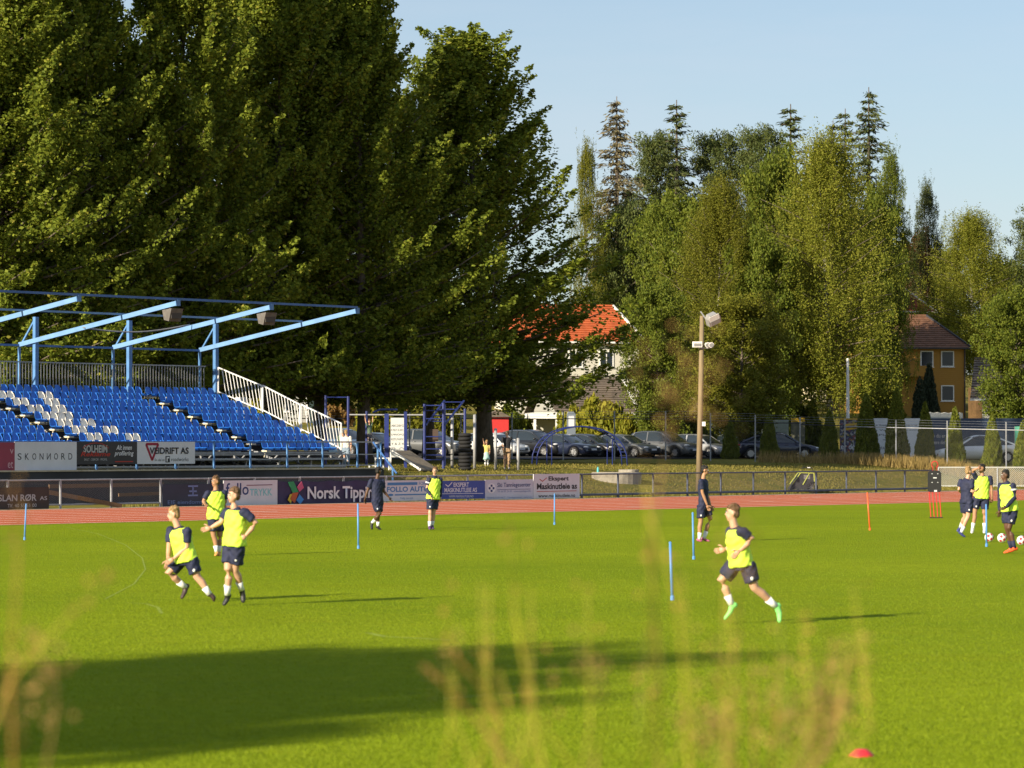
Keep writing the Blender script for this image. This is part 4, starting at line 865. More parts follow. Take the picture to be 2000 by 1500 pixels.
o, w, h = hoarding('white_hoarding', 'white hoarding with dark bullet lines between two dark thujas', 1706, 1799, 817, 893, 212, M_bw)
for i, (a, c) in enumerate((('Snøbrø', 'soping'), ('Vakt', 'Graving'), ('Plen', 'l'), ('lig', ''))):
    z = h * (0.80 - 0.125 * i)
    if i < 3: shape(o, 'bullet', [(w * .06, z), (w * .085, z + .04), (w * .06, z + .08)], M_ink, y=-0.045)
    lettering(o, a, (w * (.12 if i < 3 else .20), z, w * (.36 if i < 3 else .27), z + 0.11), M_ink, y=-0.04)
    if c: lettering(o, c, (w * .62, z, w * (.62 + .05 * len(c)), z + 0.11), M_ink, y=-0.04)
lettering(o, 'HFA', (w * .1, h * .20, w * .24, h * .27), M_ink, y=-0.04)
def mural_mat():
    m = bpy.data.materials.new('crowd_print'); m.use_nodes = True; nt = m.node_tree; b = nt.nodes['Principled BSDF']; tc = nt.nodes.new('ShaderNodeTexCoord'); vo = nt.nodes.new('ShaderNodeTexVoronoi'); vo.inputs['Scale'].default_value = 9
    cr = nt.nodes.new('ShaderNodeValToRGB'); cr.color_ramp.interpolation = 'CONSTANT'; cols = [(0, (0.03, 0.03, 0.07)), (0.35, (0.10, 0.10, 0.16)), (0.55, (0.18, 0.05, 0.05)), (0.68, (0.30, 0.22, 0.05)), (0.78, (0.28, 0.26, 0.26)), (0.9, (0.05, 0.06, 0.03))]
    for i, (x, c) in enumerate(cols):
        e = cr.color_ramp.elements[i] if i < 2 else cr.color_ramp.elements.new(x); e.position = x; e.color = c + (1,)
    sx = nt.nodes.new('ShaderNodeSeparateColor'); nt.links.new(tc.outputs['Object'], vo.inputs['Vector']); nt.links.new(vo.outputs['Color'], sx.inputs['Color']); nt.links.new(sx.outputs[0], cr.inputs['Fac']); nt.links.new(cr.outputs['Color'], b.inputs['Base Color']); return m
o, w, h = hoarding('crowd_mural', 'dark mural panel printed with a crowd and a yellow top strip', 1640, 1690, 817, 888, 211, mural_mat())
MB().box((w / 2, -0.045, h - 0.05), (w, 0.03, 0.10)).build('top_strip', mat('yellow_strip', (0.55, 0.33, 0.02)), o); lettering(o, 'er det', (w * 0.05, h * 0.15, w * 0.68, h * 0.30), M_whp, y=-0.045)
for i, (a, c, d) in enumerate(((.2, .78, .55), (.5, .72, .4), (.15, .66, .5))): shape(o, 'print_streak', [(w * a, h * c), (w * (a + d), h * (c + .05)), (w * (a + d), h * (c + .10)), (w * a, h * (c + .06))], mat('yellow_strip', (0.55, 0.33, 0.02)), y=-0.045)
o, w, h = hoarding('yellow_banner', 'yellow topped panel behind the windscreen of the dark car', 1545, 1572, 816, 880, 216, mat('olive_panel', (0.20, 0.18, 0.10), 0.6, col2=(0.05, 0.06, 0.05), scale=3))
MB().box((w / 2, -0.045, h - 0.13), (w, 0.03, 0.26)).build('top_strip', mat('yellow_strip', (0.55, 0.33, 0.02)), o)
o, w, h = hoarding('green_container', 'pale grey green container wall behind the dark car', 1388, 1540, 820, 890, 219, mat('pale_green_panel', (0.30, 0.34, 0.27), 0.7, var=0.1), 'container')
for i in range(22): MB().box((w * (i + .5) / 22, -0.05, h / 2), (0.07, 0.05, h - 0.1)).build('rib', mat('pale_green_panel', (0.30, 0.34, 0.27)), o)
o, w, h = hoarding('teal_frame', 'small teal green door frame at the right edge', 1982, 1994, 833, 880, 205, mat('teal_paint', (0.10, 0.42, 0.28), 0.5))
p = P_at(1656, 216); b = MB(); b.tube((p.x, p.y, p.z), (p.x, p.y, zy(700, 216)), 0.13, 0.08, 8); tag(b.build('flag_pole', M_white), 'tall slim white pole rising behind the mural', 'pole')

# ------------------------------------------------------------------ tall car park fence
FP = [(560, 184), (800, 188), (1000, 191), (1300, 193), (1650, 192), (1850, 189), (2080, 186)]
pf = thing('car_park_fence', 'tall chain link fence with thin grey posts in front of the parked cars', 'fence', (0, 0, 0), 0)
for (a, Ya), (c, Yc) in zip(FP, FP[1:]):
    n = max(1, round((c - a) / 92)); b = MB()
    for i in range(n):
        f0, f1 = i / n, (i + 1) / n; p, q = P_at(a + (c - a) * f0, Ya + (Yc - Ya) * f0), P_at(a + (c - a) * f1, Ya + (Yc - Ya) * f1)
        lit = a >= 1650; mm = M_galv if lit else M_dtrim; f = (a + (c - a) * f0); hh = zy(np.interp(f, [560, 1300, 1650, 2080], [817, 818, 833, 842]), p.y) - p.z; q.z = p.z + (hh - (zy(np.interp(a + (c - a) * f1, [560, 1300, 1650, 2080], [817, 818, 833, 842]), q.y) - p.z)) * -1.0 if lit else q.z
        MB().tube(p, p + Vector((0, 0, hh + 0.45)), 0.04, n=6).build('post', M_galv, pf); zt = Vector((0, 0, hh))
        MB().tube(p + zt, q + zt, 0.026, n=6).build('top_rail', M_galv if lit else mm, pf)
        for dz in (0.15, 0.3, 0.44): MB().tube(p + zt + Vector((0, 0, dz)), q + zt + Vector((0, 0, dz)), 0.006, n=4).build('strand_wire', M_galv, pf)
        if a >= 1300: chain_link(b, (p.x, p.y, p.z), (q.x, q.y, p.z), p.z, p.z + hh, 0.14, 0.0008)
    if b.v: tag(b.build('wire_mesh', M_wire, pf, fix=False), kind='stuff')
# dry tall grass along that fence, and rough tufts on the bank
rg = np.random.default_rng(5)
def grass_tufts(name, label, pts, hgt, wid, c1, c2, seed):
    n = len(pts); rg = np.random.default_rng(seed); h = hgt * rg.uniform(0.5, 1.2, n); ang = rg.random(n) * 6.283; lean = rg.normal(size=(n, 2)) * 0.28 * h[:, None]
    w = np.stack([np.cos(ang), np.sin(ang), np.zeros(n)], 1) * (wid / 2); v = np.empty((n, 4, 3)); base = np.asarray(pts); tip = base + np.concatenate([lean, h[:, None]], 1)
    v[:, 0] = base - w; v[:, 1] = base + w; v[:, 2] = tip + w * 0.25; v[:, 3] = tip - w * 0.25
    me = bpy.data.meshes.new(name); me.vertices.add(4 * n); me.loops.add(4 * n); me.polygons.add(n); me.vertices.foreach_set('co', v.ravel()); me.loops.foreach_set('vertex_index', np.arange(4 * n, dtype=np.int32)); me.polygons.foreach_set('loop_start', np.arange(0, 4 * n, 4, dtype=np.int32)); me.update(calc_edges=True)
    return tag(link(name, me, leaf_mat(name + '_blade', c1, c2, 0.25)), label, 'grass', kind='stuff')
pts = []
for i in range(16000):
    px = rg.uniform(1030, 2040); Y = np.interp(px, [a for a, _ in FP], [y for _, y in FP]) + rg.normal() * 1.0 - 0.4
    if px < 1480 or (px < 1640 and rg.random() < 0.7): continue
    x = (px - 1000) / F * Y; pts.append((x, Y, on_ground(x, Y)))
grass_tufts('dry_grass', 'tall dry straw coloured grass along the car park fence', pts, 0.62, 0.035, (0.17, 0.13, 0.04), (0.40, 0.29, 0.11), 8)
pts = []
for i in range(26000):
    s_, t_ = rg.uniform(S_WALL + 0.6, 62), rg.uniform(0.5, 20) ** 1.0; p = ST(s_, t_); pts.append((p.x, p.y, ground_z(s_, t_)))
grass_tufts('bank_grass', 'short rough grass on the bank behind the track fence', pts, 0.07, 0.05, (0.12, 0.125, 0.018), (0.27, 0.22, 0.06), 9)
pts = []
for i in range(2500):
    s_ = rg.uniform(-22, 24); p = ST(s_, 0.3 + abs(rg.normal()) * 0.25); pts.append((p.x, p.y, 0.005))
grass_tufts('verge_weeds', 'green weeds growing along the foot of the track fence', pts, 0.13, 0.04, (0.10, 0.12, 0.015), (0.26, 0.22, 0.06), 10)

# ------------------------------------------------------------------ cars
M_tyre = mat('tyre_rubber', (0.015, 0.015, 0.016), 0.85); M_rim = mat('alloy_rim', (0.42, 0.42, 0.43), 0.35, 0.8); M_cglass = mat('car_glass', (0.02, 0.028, 0.035), 0.05, spec=0.9); M_chrome = mat('chrome_strip', (0.6, 0.6, 0.62), 0.2, 0.9)
M_head = mat('headlight_glass', (0.6, 0.62, 0.65), 0.15, spec=0.8); M_tail = mat('tail_light', (0.30, 0.015, 0.012), 0.25); M_trimb = mat('black_plastic', (0.02, 0.02, 0.022), 0.6)
def wheel_mesh():
    t = MB(); n = 20
    prof = [(0.20, -0.10), (0.30, -0.11), (0.335, -0.07), (0.335, 0.07), (0.30, 0.11), (0.20, 0.10)]; vs = []; fs = []
    for r, y in prof:
        for k in range(n): a = 2 * math.pi * k / n; vs.append((r * math.cos(a), y, r * math.sin(a)))
    for i in range(len(prof) - 1):
        for k in range(n): fs.append((i * n + k, i * n + (k + 1) % n, (i + 1) * n + (k + 1) % n, (i + 1) * n + k))
    t.add(vs, fs); rim = MB()
    rim.loft([(0, -0.06, 0), (0, 0.06, 0)], [0.205, 0.205], 20, ref=(1, 0, 0)); sp_ = MB()
    for k in range(7):
        a = 2 * math.pi * k / 7
        for y in (-0.085, 0.085): rim.bar((0.03 * math.cos(a), y, 0.03 * math.sin(a)), (0.225 * math.cos(a), y, 0.225 * math.sin(a)), 0.05, 0.035, up=(0, 1, 0))
    return t.mesh('tyre', True), rim.mesh('rim')
ME_TYRE, ME_RIM = wheel_mesh(); ME_TYRE.materials.append(M_tyre); ME_RIM.materials.append(M_rim)
CARP = {  # side profiles: (x along the car from the rear, height) for the body line and the roof line
    'hatch': dict(L=4.35, W=1.80, body=[(0, .45), (.02, .80), (.10, .95), (.9, .97), (2.9, .93), (3.25, .90), (4.1, .74), (4.32, .60), (4.35, .42)], roof=[(.12, .96), (.55, 1.40), (1.2, 1.47), (2.2, 1.46), (2.65, 1.38), (3.35, .92)]),
    'sedan': dict(L=4.85, W=1.88, body=[(0, .45), (.03, .85), (.12, 1.0), (.9, 1.0), (3.2, .93), (3.6, .90), (4.55, .76), (4.82, .60), (4.85, .42)], roof=[(.35, 1.0), (1.25, 1.37), (1.9, 1.44), (2.6, 1.42), (2.95, 1.34), (3.75, .90)]),
    'suv': dict(L=4.75, W=1.92, body=[(0, .5), (.02, .95), (.1, 1.08), (.9, 1.08), (3.2, 1.03), (3.55, 1.0), (4.5, .88), (4.72, .70), (4.75, .48)], roof=[(.10, 1.08), (.45, 1.55), (1.2, 1.66), (2.3, 1.66), (2.75, 1.57), (3.6, 1.02)]),
    'crossover': dict(L=5.0, W=1.99, body=[(0, .5), (.03, .95), (.14, 1.10), (.9, 1.06), (3.4, 1.0), (3.75, .97), (4.72, .80), (4.96, .64), (5.0, .45)], roof=[(.18, 1.10), (1.0, 1.45), (1.8, 1.63), (2.45, 1.66), (2.9, 1.58), (3.95, .97)])}
def car(label, typ, colour, pos, heading, group='cars in the car park', rough=0.3):
    q = CARP[typ]; L, Wd = q['L'], q['W']; hw = Wd / 2; o = thing('parked_car', label, 'car', pos, heading, group); paint = mat('car_paint_' + colour[0], colour[1], rough, 0.15, coat=0.6, spec=0.5)
    def top(x, tab):
        for (a, za), (c, zc) in zip(tab, tab[1:]):
            if a <= x <= c: return za + (zc - za) * (x - a) / (c - a)
        return tab[-1][1]
    b = MB(); xs = sorted(set([i * L / 24 for i in range(25)] + [.02, .06, L - .03, L - .08])); n = 11; vs = []; ax = (0.80 if typ != 'hatch' else 0.75, L - 0.88)
    for x in xs:
        zt = top(x, q['body']); e = min(x, L - x); k = 1 - 0.16 * max(0, 1 - e / 0.45) ** 2; zl = 0.22 + 0.10 * max(0, 1 - e / 0.3)
        for c in ax:                       # wheel arches cut up into the sill
            dx = abs(x - c)
            if dx < 0.40: zl = max(zl, 0.30 + math.sqrt(max(0, 0.40 ** 2 - dx * dx)) * 0.98)
        zl = min(zl, zt - 0.08); half = [(hw * k * 0.93, zl), (hw * k * 0.99, zl + (zt - zl) * 0.35), (hw * k, zl + (zt - zl) * 0.62), (hw * k * 0.965, zl + (zt - zl) * 0.86), (hw * k * 0.86, zt)]
        ring = [(x - L / 2, -y, z) for y, z in half] + [(x - L / 2, 0, zt + 0.025)] + [(x - L / 2, y, z) for y, z in reversed(half)]; vs += ring
    fs = []
    for i in range(len(xs) - 1):
        for j in range(n - 1): fs.append((i * n + j, i * n + j + 1, (i + 1) * n + j + 1, (i + 1) * n + j))
        fs.append((i * n + n - 1, i * n, (i + 1) * n, (i + 1) * n + n - 1))
    fs.append(tuple(range(n))); fs.append(tuple((len(xs) - 1) * n + j for j in reversed(range(n)))); b.add(vs, fs); b.build('body', paint, o, smooth=True)
    rf = q['roof']; g_ = MB(); rs = MB(); m = len(rf); hb, ht = hw * 0.875, hw * 0.68
    def sec(x, z):
        zb = top(x, q['body']) - 0.02; f = max(0, min(1, (z - zb) / (1.45 - 0.95))); y = hb + (ht - hb) * f; return zb, y
    fx = []
    for i in range(21): x = rf[0][0] + (rf[-1][0] - rf[0][0]) * i / 20; fx.append((x, top(x, rf)))
    vs = []
    for x, z in fx:
        zb, y = sec(x, z); z = max(z, zb + 0.01); vs += [(x - L / 2, -hb, zb), (x - L / 2, -y, z - 0.03), (x - L / 2, -y * 0.8, z), (x - L / 2, y * 0.8, z), (x - L / 2, y, z - 0.03), (x - L / 2, hb, zb)]
    fs = [];
    for i in range(20):
        for j in range(5): fs.append((i * 6 + j, i * 6 + j + 1, i * 6 + j + 7, i * 6 + j + 6))
    g_.add(vs, fs); g_.build('glasshouse', M_cglass, o, smooth=True)
    # painted roof skin and pillars over the glass
    x0, x1 = rf[1][0] - (0.10 if typ in ('hatch', 'suv') else -0.15), rf[-2][0] + 0.05; rs = MB(); vs = []
    for i in range(11):
        x = x0 + (x1 - x0) * i / 10; z = top(x, rf); zb, y = sec(x, z); vs += [(x - L / 2, -y - 0.012, z - 0.06), (x - L / 2, -y * 0.8, z + 0.015), (x - L / 2, y * 0.8, z + 0.015), (x - L / 2, y + 0.012, z - 0.06)]
    fs = []
    for i in range(10):
        for j in range(3): fs.append((i * 4 + j, i * 4 + j + 1, i * 4 + j + 5, i * 4 + j + 4))
    rs.add(vs, fs); rs.build('roof', paint, o, smooth=True)
    for sg in (-1, 1):
        for xp in (rf[0][0] + 0.12, (rf[1][0] + rf[-2][0]) / 2 + 0.1, rf[-1][0] - 0.06):
            xt = max(x0 + 0.05, min(x1 - 0.02, xp + (0.45 if xp < 1 else -0.02 if xp < 3 else -0.68))); zb, _ = sec(xp, 0); zt = top(xt, rf); _, yt = sec(xt, zt)
            MB().bar((xp - L / 2, sg * (hb + 0.008), zb), (xt - L / 2, sg * (yt + 0.012), zt - 0.05), 0.09, 0.03, up=(0, sg, 0.3)).build('pillar', paint, o)
        ch = MB(); pp = []
        for i in range(1, 20, 2): x, z = fx[i]; zb, y = sec(x, z); pp.append((x - L / 2, sg * (y + 0.016), max(z, zb + .02) - 0.05))
        ch.loft(pp, [0.014] * len(pp), 4); ch.build('window_strip', M_chrome, o)
        MB().ball((rf[-1][0] - 0.35 - L / 2, sg * (hw + 0.07), 1.02 if typ != 'suv' else 1.12), (0.10, 0.11, 0.075), 8, 5).build('mirror', paint, o, smooth=True)
        MB().ball((L / 2 - 0.20, sg * hw * 0.66, top(L - .25, q['body']) - 0.10), (0.20, 0.24, 0.07), 10, 5).build('headlight', M_head, o, smooth=True)
        MB().ball((-L / 2 + 0.10, sg * hw * 0.72, 0.86 if typ != 'suv' else 0.98), (0.12, 0.24, 0.075), 10, 5).build('tail_light', M_tail, o, smooth=True)
        for xd in (L * 0.40, L * 0.60): MB().box((xd - L / 2, sg * (hw * 0.985), top(xd, q['body']) - 0.14), (0.20, 0.04, 0.03)).build('door_handle', paint, o)
        for c in ax:
            wv = link('tyre', ME_TYRE, None, o); wv.location = (c - L / 2, sg * (hw - 0.12), 0.335); rv = link('rim', ME_RIM, None, wv)
    for c in ax: MB().loft([(c - L / 2, -hw * 0.82, 0.36), (c - L / 2, hw * 0.82, 0.36)], [0.385, 0.385], 14, ref=(1, 0, 0)).build('wheel_well', M_trimb, o)
    MB().box((L / 2 - 0.05, 0, 0.46), (0.10, Wd * 0.62, 0.16)).build('grille', M_trimb, o); MB().box((L / 2 + 0.005, 0, 0.50), (0.02, 0.50, 0.11)).build('number_plate', M_bw, o); MB().box((-L / 2 - 0.005, 0, 0.62), (0.02, 0.50, 0.11)).build('number_plate', M_bw, o)
    MB().box((0, 0, 0.25), (L * 0.86, Wd * 0.80, 0.14)).build('underbody', M_trimb, o)
    return o
HD = R(-38)
NAVY, GREY, SILV, WHT, BLK, BLUE = ('navy', (0.012, 0.018, 0.045)), ('grey', (0.10, 0.105, 0.11)), ('silver', (0.34, 0.35, 0.37)), ('white', (0.66, 0.66, 0.65)), ('black', (0.012, 0.013, 0.016)), ('steelblue', (0.06, 0.11, 0.19))
car('dark navy crossover with chrome window line parked side on behind the thujas', 'crossover', NAVY, P_at(1520, 207), R(-4))
car('white crossover parked side on at the right facing left', 'crossover', WHT, P_at(1908, 203), R(180 + 3))
for px, Y, typ, colr, hd, lab in ((668, 199, 'suv', BLUE, HD, 'blue grey estate car at the left behind the trunk and stand railing'), (728, 200, 'sedan', BLK, HD, 'black car half hidden behind the white climbing wall'), (838, 201, 'suv', GREY, R(-30), 'dark grey estate car behind the blue ladder frame'),
        (965, 202, 'hatch', WHT, HD, 'white hatchback behind the man in the black shirt'), (1012, 209, 'hatch', BLUE, HD, 'light blue hatchback behind the white one'), (1042, 204, 'suv', BLK, HD, 'black car left of the climbing arch'), (1098, 203, 'sedan', NAVY, HD, 'dark blue saloon seen through the left half of the climbing arch'),
        (1148, 205, 'sedan', BLK, HD, 'black saloon with chrome window line seen through the climbing arch'), (1215, 205, 'sedan', GREY, HD, 'dark grey saloon right of the climbing arch'), (1296, 206, 'suv', GREY, HD, 'grey estate car behind the blurred brown stalk'), (1366, 208, 'hatch', SILV, HD, 'silver car mostly hidden behind the floodlight pole')):
    car(lab, typ, colr, P_at(px, Y), hd)

# ------------------------------------------------------------------ playground and small structures on the terrace
M_pblue = mat('playground_blue', (0.015, 0.028, 0.15), 0.45, var=0.15, scale=3); M_pgrey = mat('grey_post', (0.36, 0.36, 0.37), 0.5, 0.2, var=0.1)
def pp(px, py, Y): return W(px, py, Y)
YF = 152.0
def gz(px, Y): return P_at(px, Y).z
o = thing('ladder_tower', 'blue ladder frame with slanting overhead bars beside the tyre stack', 'climbing frame', P_at(848, YF), 0, 'playground equipment'); L0 = Vector(o.location)
for px, t, Y in ((829, 789, YF), (866, 787, YF), (908, 798, YF + 4), (868, 790, YF + 4)):
    a = P_at(px, Y); a.z -= 0.1; MB().tube(a - L0, pp(px, t, Y) - L0, 0.065, n=8).build('post', M_pblue, o)
for py in (792, 802, 818, 853, 865, 877, 889, 898): MB().tube(pp(829, py, YF) - L0, pp(866, py, YF) - L0, 0.028, n=6).build('rung', M_pblue, o)
for a, c in (((832, 830), (868, 783)), ((868, 830), (906, 783))): MB().tube(pp(*a, YF) - L0, pp(*c, YF + 2) - L0, 0.05, n=6).build('slant_bar', M_pblue, o)
for f in (0.15, 0.4, 0.65, 0.95):
    a = pp(832 + 36 * f, 830 - 47 * f, YF + 2 * f); c = pp(868 + 38 * f, 830 - 47 * f, YF + 2 * f); MB().tube(a - L0, c - L0, 0.025, n=6).build('rung', M_pblue, o)
MB().tube(pp(866, 809, YF + 4) - L0, pp(908, 809, YF + 4) - L0, 0.03, n=6).build('cross_bar', M_pgrey, o)
MB().box((pp(847, 850, YF + .3) - L0)[:], (0.42, 0.05, 0.55)).build('panel', mat('brown_panel', (0.07, 0.045, 0.035), 0.7), o)
o = thing('climbing_wall', 'white climbing wall panel with dark letters between blue posts', 'climbing wall', P_at(776, YF), 0, 'playground equipment'); L0 = Vector(o.location)
for px, t in ((755, 808), (792, 804)): a = P_at(px, YF); MB().box(((a - L0)[0], 0, (pp(px, t, YF).z - L0.z) / 2), (0.14 if px > 760 else 0.2, 0.12, pp(px, t, YF).z - L0.z)).build('post', M_pblue, o)
a, c = pp(763, 816, YF) - L0, pp(790, 893, YF) - L0
MB().box(((a.x + c.x) / 2, 0.0, (a.z + c.z) / 2), (c.x - a.x, 0.05, a.z - c.z)).build('panel', mat('pale_panel', (0.55, 0.56, 0.54), 0.5, var=0.05), o)
for i, tx in enumerate(('ABCDEFG', 'HIJ123K', 'LMNOPQ', 'RSTUVWX', 'Y & Z 4', '5 6')):
    z = a.z - (a.z - c.z) * (0.20 + 0.115 * i); lettering(o, tx, (a.x + .03, z - 0.05, a.x + (c.x - a.x) * (0.93 if i < 5 else 0.35), z + 0.05), M_ink, y=-0.03)
o = thing('pull_up_bars', 'long steel pull up bar on blue posts behind the terrace railing', 'exercise bars', P_at(700, YF + 4), 0, 'playground equipment'); L0 = Vector(o.location)
for px, t in ((636, 772), (680, 774), (716, 803), (792, 806)): a = P_at(px, YF + 4); MB().tube(a - L0, pp(px, t, YF + 4) - L0, 0.06, n=8).build('post', M_pblue, o)
MB().tube(pp(680, 810, YF + 4) - L0, pp(829, 810.5, YF + 4) - L0, 0.035, n=8).build('bar', M_pgrey, o); MB().tube(pp(636, 776, YF + 4) - L0, pp(680, 776, YF + 4) - L0, 0.03, n=8).build('bar', M_pblue, o)
for a, c in (((728, 806), (742, 800)), ((742, 800), (776, 800))): MB().tube(pp(*a, YF + 6) - L0, pp(*c, YF + 6) - L0, 0.05, n=6).build('arch_bar', M_pblue, o)
o = thing('sloping_ramp', 'sloping wooden ramp with white steel edge in front of the climbing wall', 'ramp', P_at(800, 148), 0, 'playground equipment'); L0 = Vector(o.location)
a, c = pp(766, 880, 148), pp(822, 917, 147); dv = Vector((1.1, 2.4, 0))
q = [a, c, c + Vector((0.75, 1.4, 0)), a + Vector((0.75, 1.4, 0))]; b = MB(); b.prism([v - L0 for v in q], (0, 0, -0.06)); b.build('deck', mat('ramp_timber', (0.21, 0.17, 0.12), 0.85, var=0.2, scale=6), o)
MB().bar(a - L0 + Vector((0, -0.04, -0.02)), c - L0 + Vector((0, -0.04, -0.02)), 0.05, 0.09).build('edge_rail', M_white, o)
for px, t, bt in ((763, 880, 921), (818, 912, 924)): MB().bar(pp(px, t, 148) - L0, Vector((pp(px, t, 148).x, 148, gz(px, 148) - 0.05)) - L0, 0.06).build('leg', M_white, o)
for px in (768, 784):
    b = MB(); pts = [pp(px + 5 * math.cos(k * math.pi / 6), 880 - 6 * math.sin(k * math.pi / 6), 148.6) - L0 for k in range(7)]; b.loft(pts, [0.02] * 7, 6); b.build('grab_ring', M_pgrey, o)
for (x0, x1, t) in ((732, 761, 895), (720, 750, 909)):
    o = thing('low_hurdle', 'white steel hurdle step, %s of the two left of the ramp' % ('taller' if t == 895 else 'lower'), 'hurdle', P_at(x0, 148), 0, 'white hurdle steps'); L0 = Vector(o.location); z = pp(x0, t, 148).z - L0.z; wd = (x1 - x0) * 148 / F
    MB().box((wd / 2, 0, z), (wd, 0.08, 0.06)).build('top_bar', M_white, o)
    for x in (0.03, wd - 0.03): MB().box((x, 0, z / 2), (0.06, 0.06, z)).build('leg', M_white, o)
o = thing('stair_handrail', 'blue sloping handrail going down from the terrace end', 'handrail', ST(sp(748, 6.5), 6.5, 0.0), 0); L0 = Vector(o.location); Yh = PT(748, 6.5)[1]
MB().tube(pp(729, 864, Yh) - L0, pp(775, 925, Yh - 1.5) - L0, 0.04, n=6).build('rail', M_bluedk, o)
for px, t, z in ((738, 876, 1.2), (767, 915, 0.1)): v = pp(px, t, Yh); MB().tube(v - L0, Vector((v.x, v.y, z)) - L0, 0.045, n=6).build('post', M_blue, o)
PL = ['first grey steel post right of the ladder frame', 'tall grey steel post just right of the tyre stack', 'grey steel post beside the man in the black shirt', 'short grey steel post left of the climbing arch']
for (px, t), lab in zip(((883, 812), (927, 811), (968, 838), (1012, 857)), PL):
    a = P_at(px, 153); o = thing('steel_post', lab, 'post', a, 0, 'grey exercise posts'); h = pp(px, t, 153).z - a.z; MB().tube((0, 0, -0.1), (0, 0, h), 0.07, n=10).build('tube', M_pgrey, o, smooth=True); MB().ball((0, 0, h), (0.075, 0.075, 0.04), 8, 4).build('cap', M_pgrey, o)
    if px in (968,): MB().bar((0, -0.05, h * 0.55), (0.45, -0.05, h * 0.55), 0.05).build('handle', M_trimb, o)
def torus(b, R_, r, z, n=18, m=8):
    vs = []; fs = []
    for i in range(n):
        for j in range(m):
            A, B = 2 * math.pi * i / n, 2 * math.pi * j / m; vs.append(((R_ + r * math.cos(B)) * math.cos(A), (R_ + r * math.cos(B)) * math.sin(A), z + 0.86 * r * math.sin(B)))
    for i in range(n):
        for j in range(m): fs.append((i * m + j, ((i + 1) % n) * m + j, ((i + 1) % n) * m + (j + 1) % m, i * m + (j + 1) % m))
    b.add(vs, fs)
a = P_at(908, 151); o = thing('tyre_stack', 'tall stack of black car tyres in front of the poplar trunk', 'tyre stack', a, 0)
b = MB(); torus(b, 0.22, 0.10, 0); me_t = b.mesh('tyre', True); me_t.materials.append(M_tyre)
for i in range(10): q = link('tyre', me_t, None, o); q.location = (rnd.uniform(-.02, .02), rnd.uniform(-.02, .02), 0.08 + i * 0.168); q.rotation_euler = (rnd.uniform(-.03, .03), 0, i)
o = thing('climbing_arch', 'dark blue arched climbing ladder on the grass in front of the cars', 'climbing arch', P_at(1132, 166), R(12), 'playground equipment'); zt = zy(833, 166) - o.location.z
for y in (-0.55, 0.55):
    b = MB(); b.loft([(2.32 * math.cos(k * math.pi / 16), y, zt * math.sin(k * math.pi / 16) ** 0.8 - (0.1 if k in (0, 16) else 0)) for k in range(17)], [0.032] * 17, 6); b.build('arch_rail', M_pblue, o, smooth=True)
    MB().tube((1.55, y, 0), (1.55, y, zt * 0.68), 0.025, n=6).build('strut', M_pblue, o); MB().tube((-1.55, y, 0), (-1.55, y, zt * 0.68), 0.025, n=6).build('strut', M_pblue, o)
for k in range(1, 24):
    A = k * math.pi / 24; MB().tube((2.32 * math.cos(A), -0.55, zt * math.sin(A) ** 0.8), (2.32 * math.cos(A), 0.55, zt * math.sin(A) ** 0.8), 0.022, n=6).build('rung', M_pblue, o)
p = P_at(1204, 151); o = thing('concrete_well', 'round concrete well ring with lid on the grass bank', 'well', p, 0)
MB().lathe([(1.12, -0.3), (1.14, 0.36), (1.10, 0.40), (0.0, 0.40)], 28).build('ring', mat('worn_concrete', (0.30, 0.27, 0.22), 0.9, var=0.25, scale=3, bump=0.5), o)
MB().lathe([(0.46, 0.405), (0.46, 0.50), (0.44, 0.52), (0.0, 0.52)], 20, (0.55, 0, 0)).build('lid', mat('worn_concrete', (0.30, 0.27, 0.22)), o)
o = thing('drink_bottle', 'turquoise drink bottle standing on the concrete well', 'bottle', p + Vector((-0.85, -0.3, 0.40)), 0)
MB().lathe([(0.045, 0), (0.05, 0.02), (0.05, 0.17), (0.025, 0.21), (0.022, 0.25)], 12).build('body', mat('turquoise_plastic', (0.10, 0.45, 0.48), 0.4), o); MB().lathe([(0.028, 0.25), (0.028, 0.29)], 10).build('cap', M_trimb, o)

# floodlight pole
p = P_at(1364, 151); o = thing('floodlight_pole', 'wooden pole with white floodlights standing behind the track fence', 'lamp post', p, 0); zt = zy(617, 151) - p.z
MB().loft([(0, 0, -0.2), (0.10, 0, zt * 0.5), (0.17, 0, zt)], [0.14, 0.12, 0.10], 12).build('pole', mat('pale_timber_pole', (0.22, 0.17, 0.10), 0.8, var=0.2, scale=2, stretch=(6, 6, 0.6)), o, smooth=True)
T = Vector((0.17, 0, zt)); kk = 151 / F
b = MB(); b.bar(T + Vector((-0.08, -0.14, 0.20)), T + Vector((0.42, -0.14, -0.50)), 0.07, 0.06); b.bar(T + Vector((0.12, -0.14, -0.12)), T + Vector((0.46, -0.2, 0.05)), 0.05, 0.05); b.build('bracket', M_galv, o)
hd = MB(); hd.prism([(-0.30, 0, -0.22), (0.30, 0, -0.22), (0.33, 0, 0.10), (0.18, 0, 0.28), (-0.18, 0, 0.28), (-0.30, 0, 0.12)], (0, 0.34, 0)); q = hd.build('flood_lamp', mat('lamp_grey', (0.34, 0.34, 0.34), 0.4, 0.3), o); q.location = T + Vector((0.56, -0.35, -0.22)); q.rotation_euler = (R(20), R(-24), R(20))
b = MB(); b.box((0, -0.01, 0.13), (0.52, 0.03, 0.24)); b.build('lamp_hood', M_white, q); b = MB(); b.box((0, -0.02, -0.09), (0.46, 0.03, 0.2)); b.build('lamp_glass', mat('lamp_glass', (0.22, 0.22, 0.22), 0.15), q)
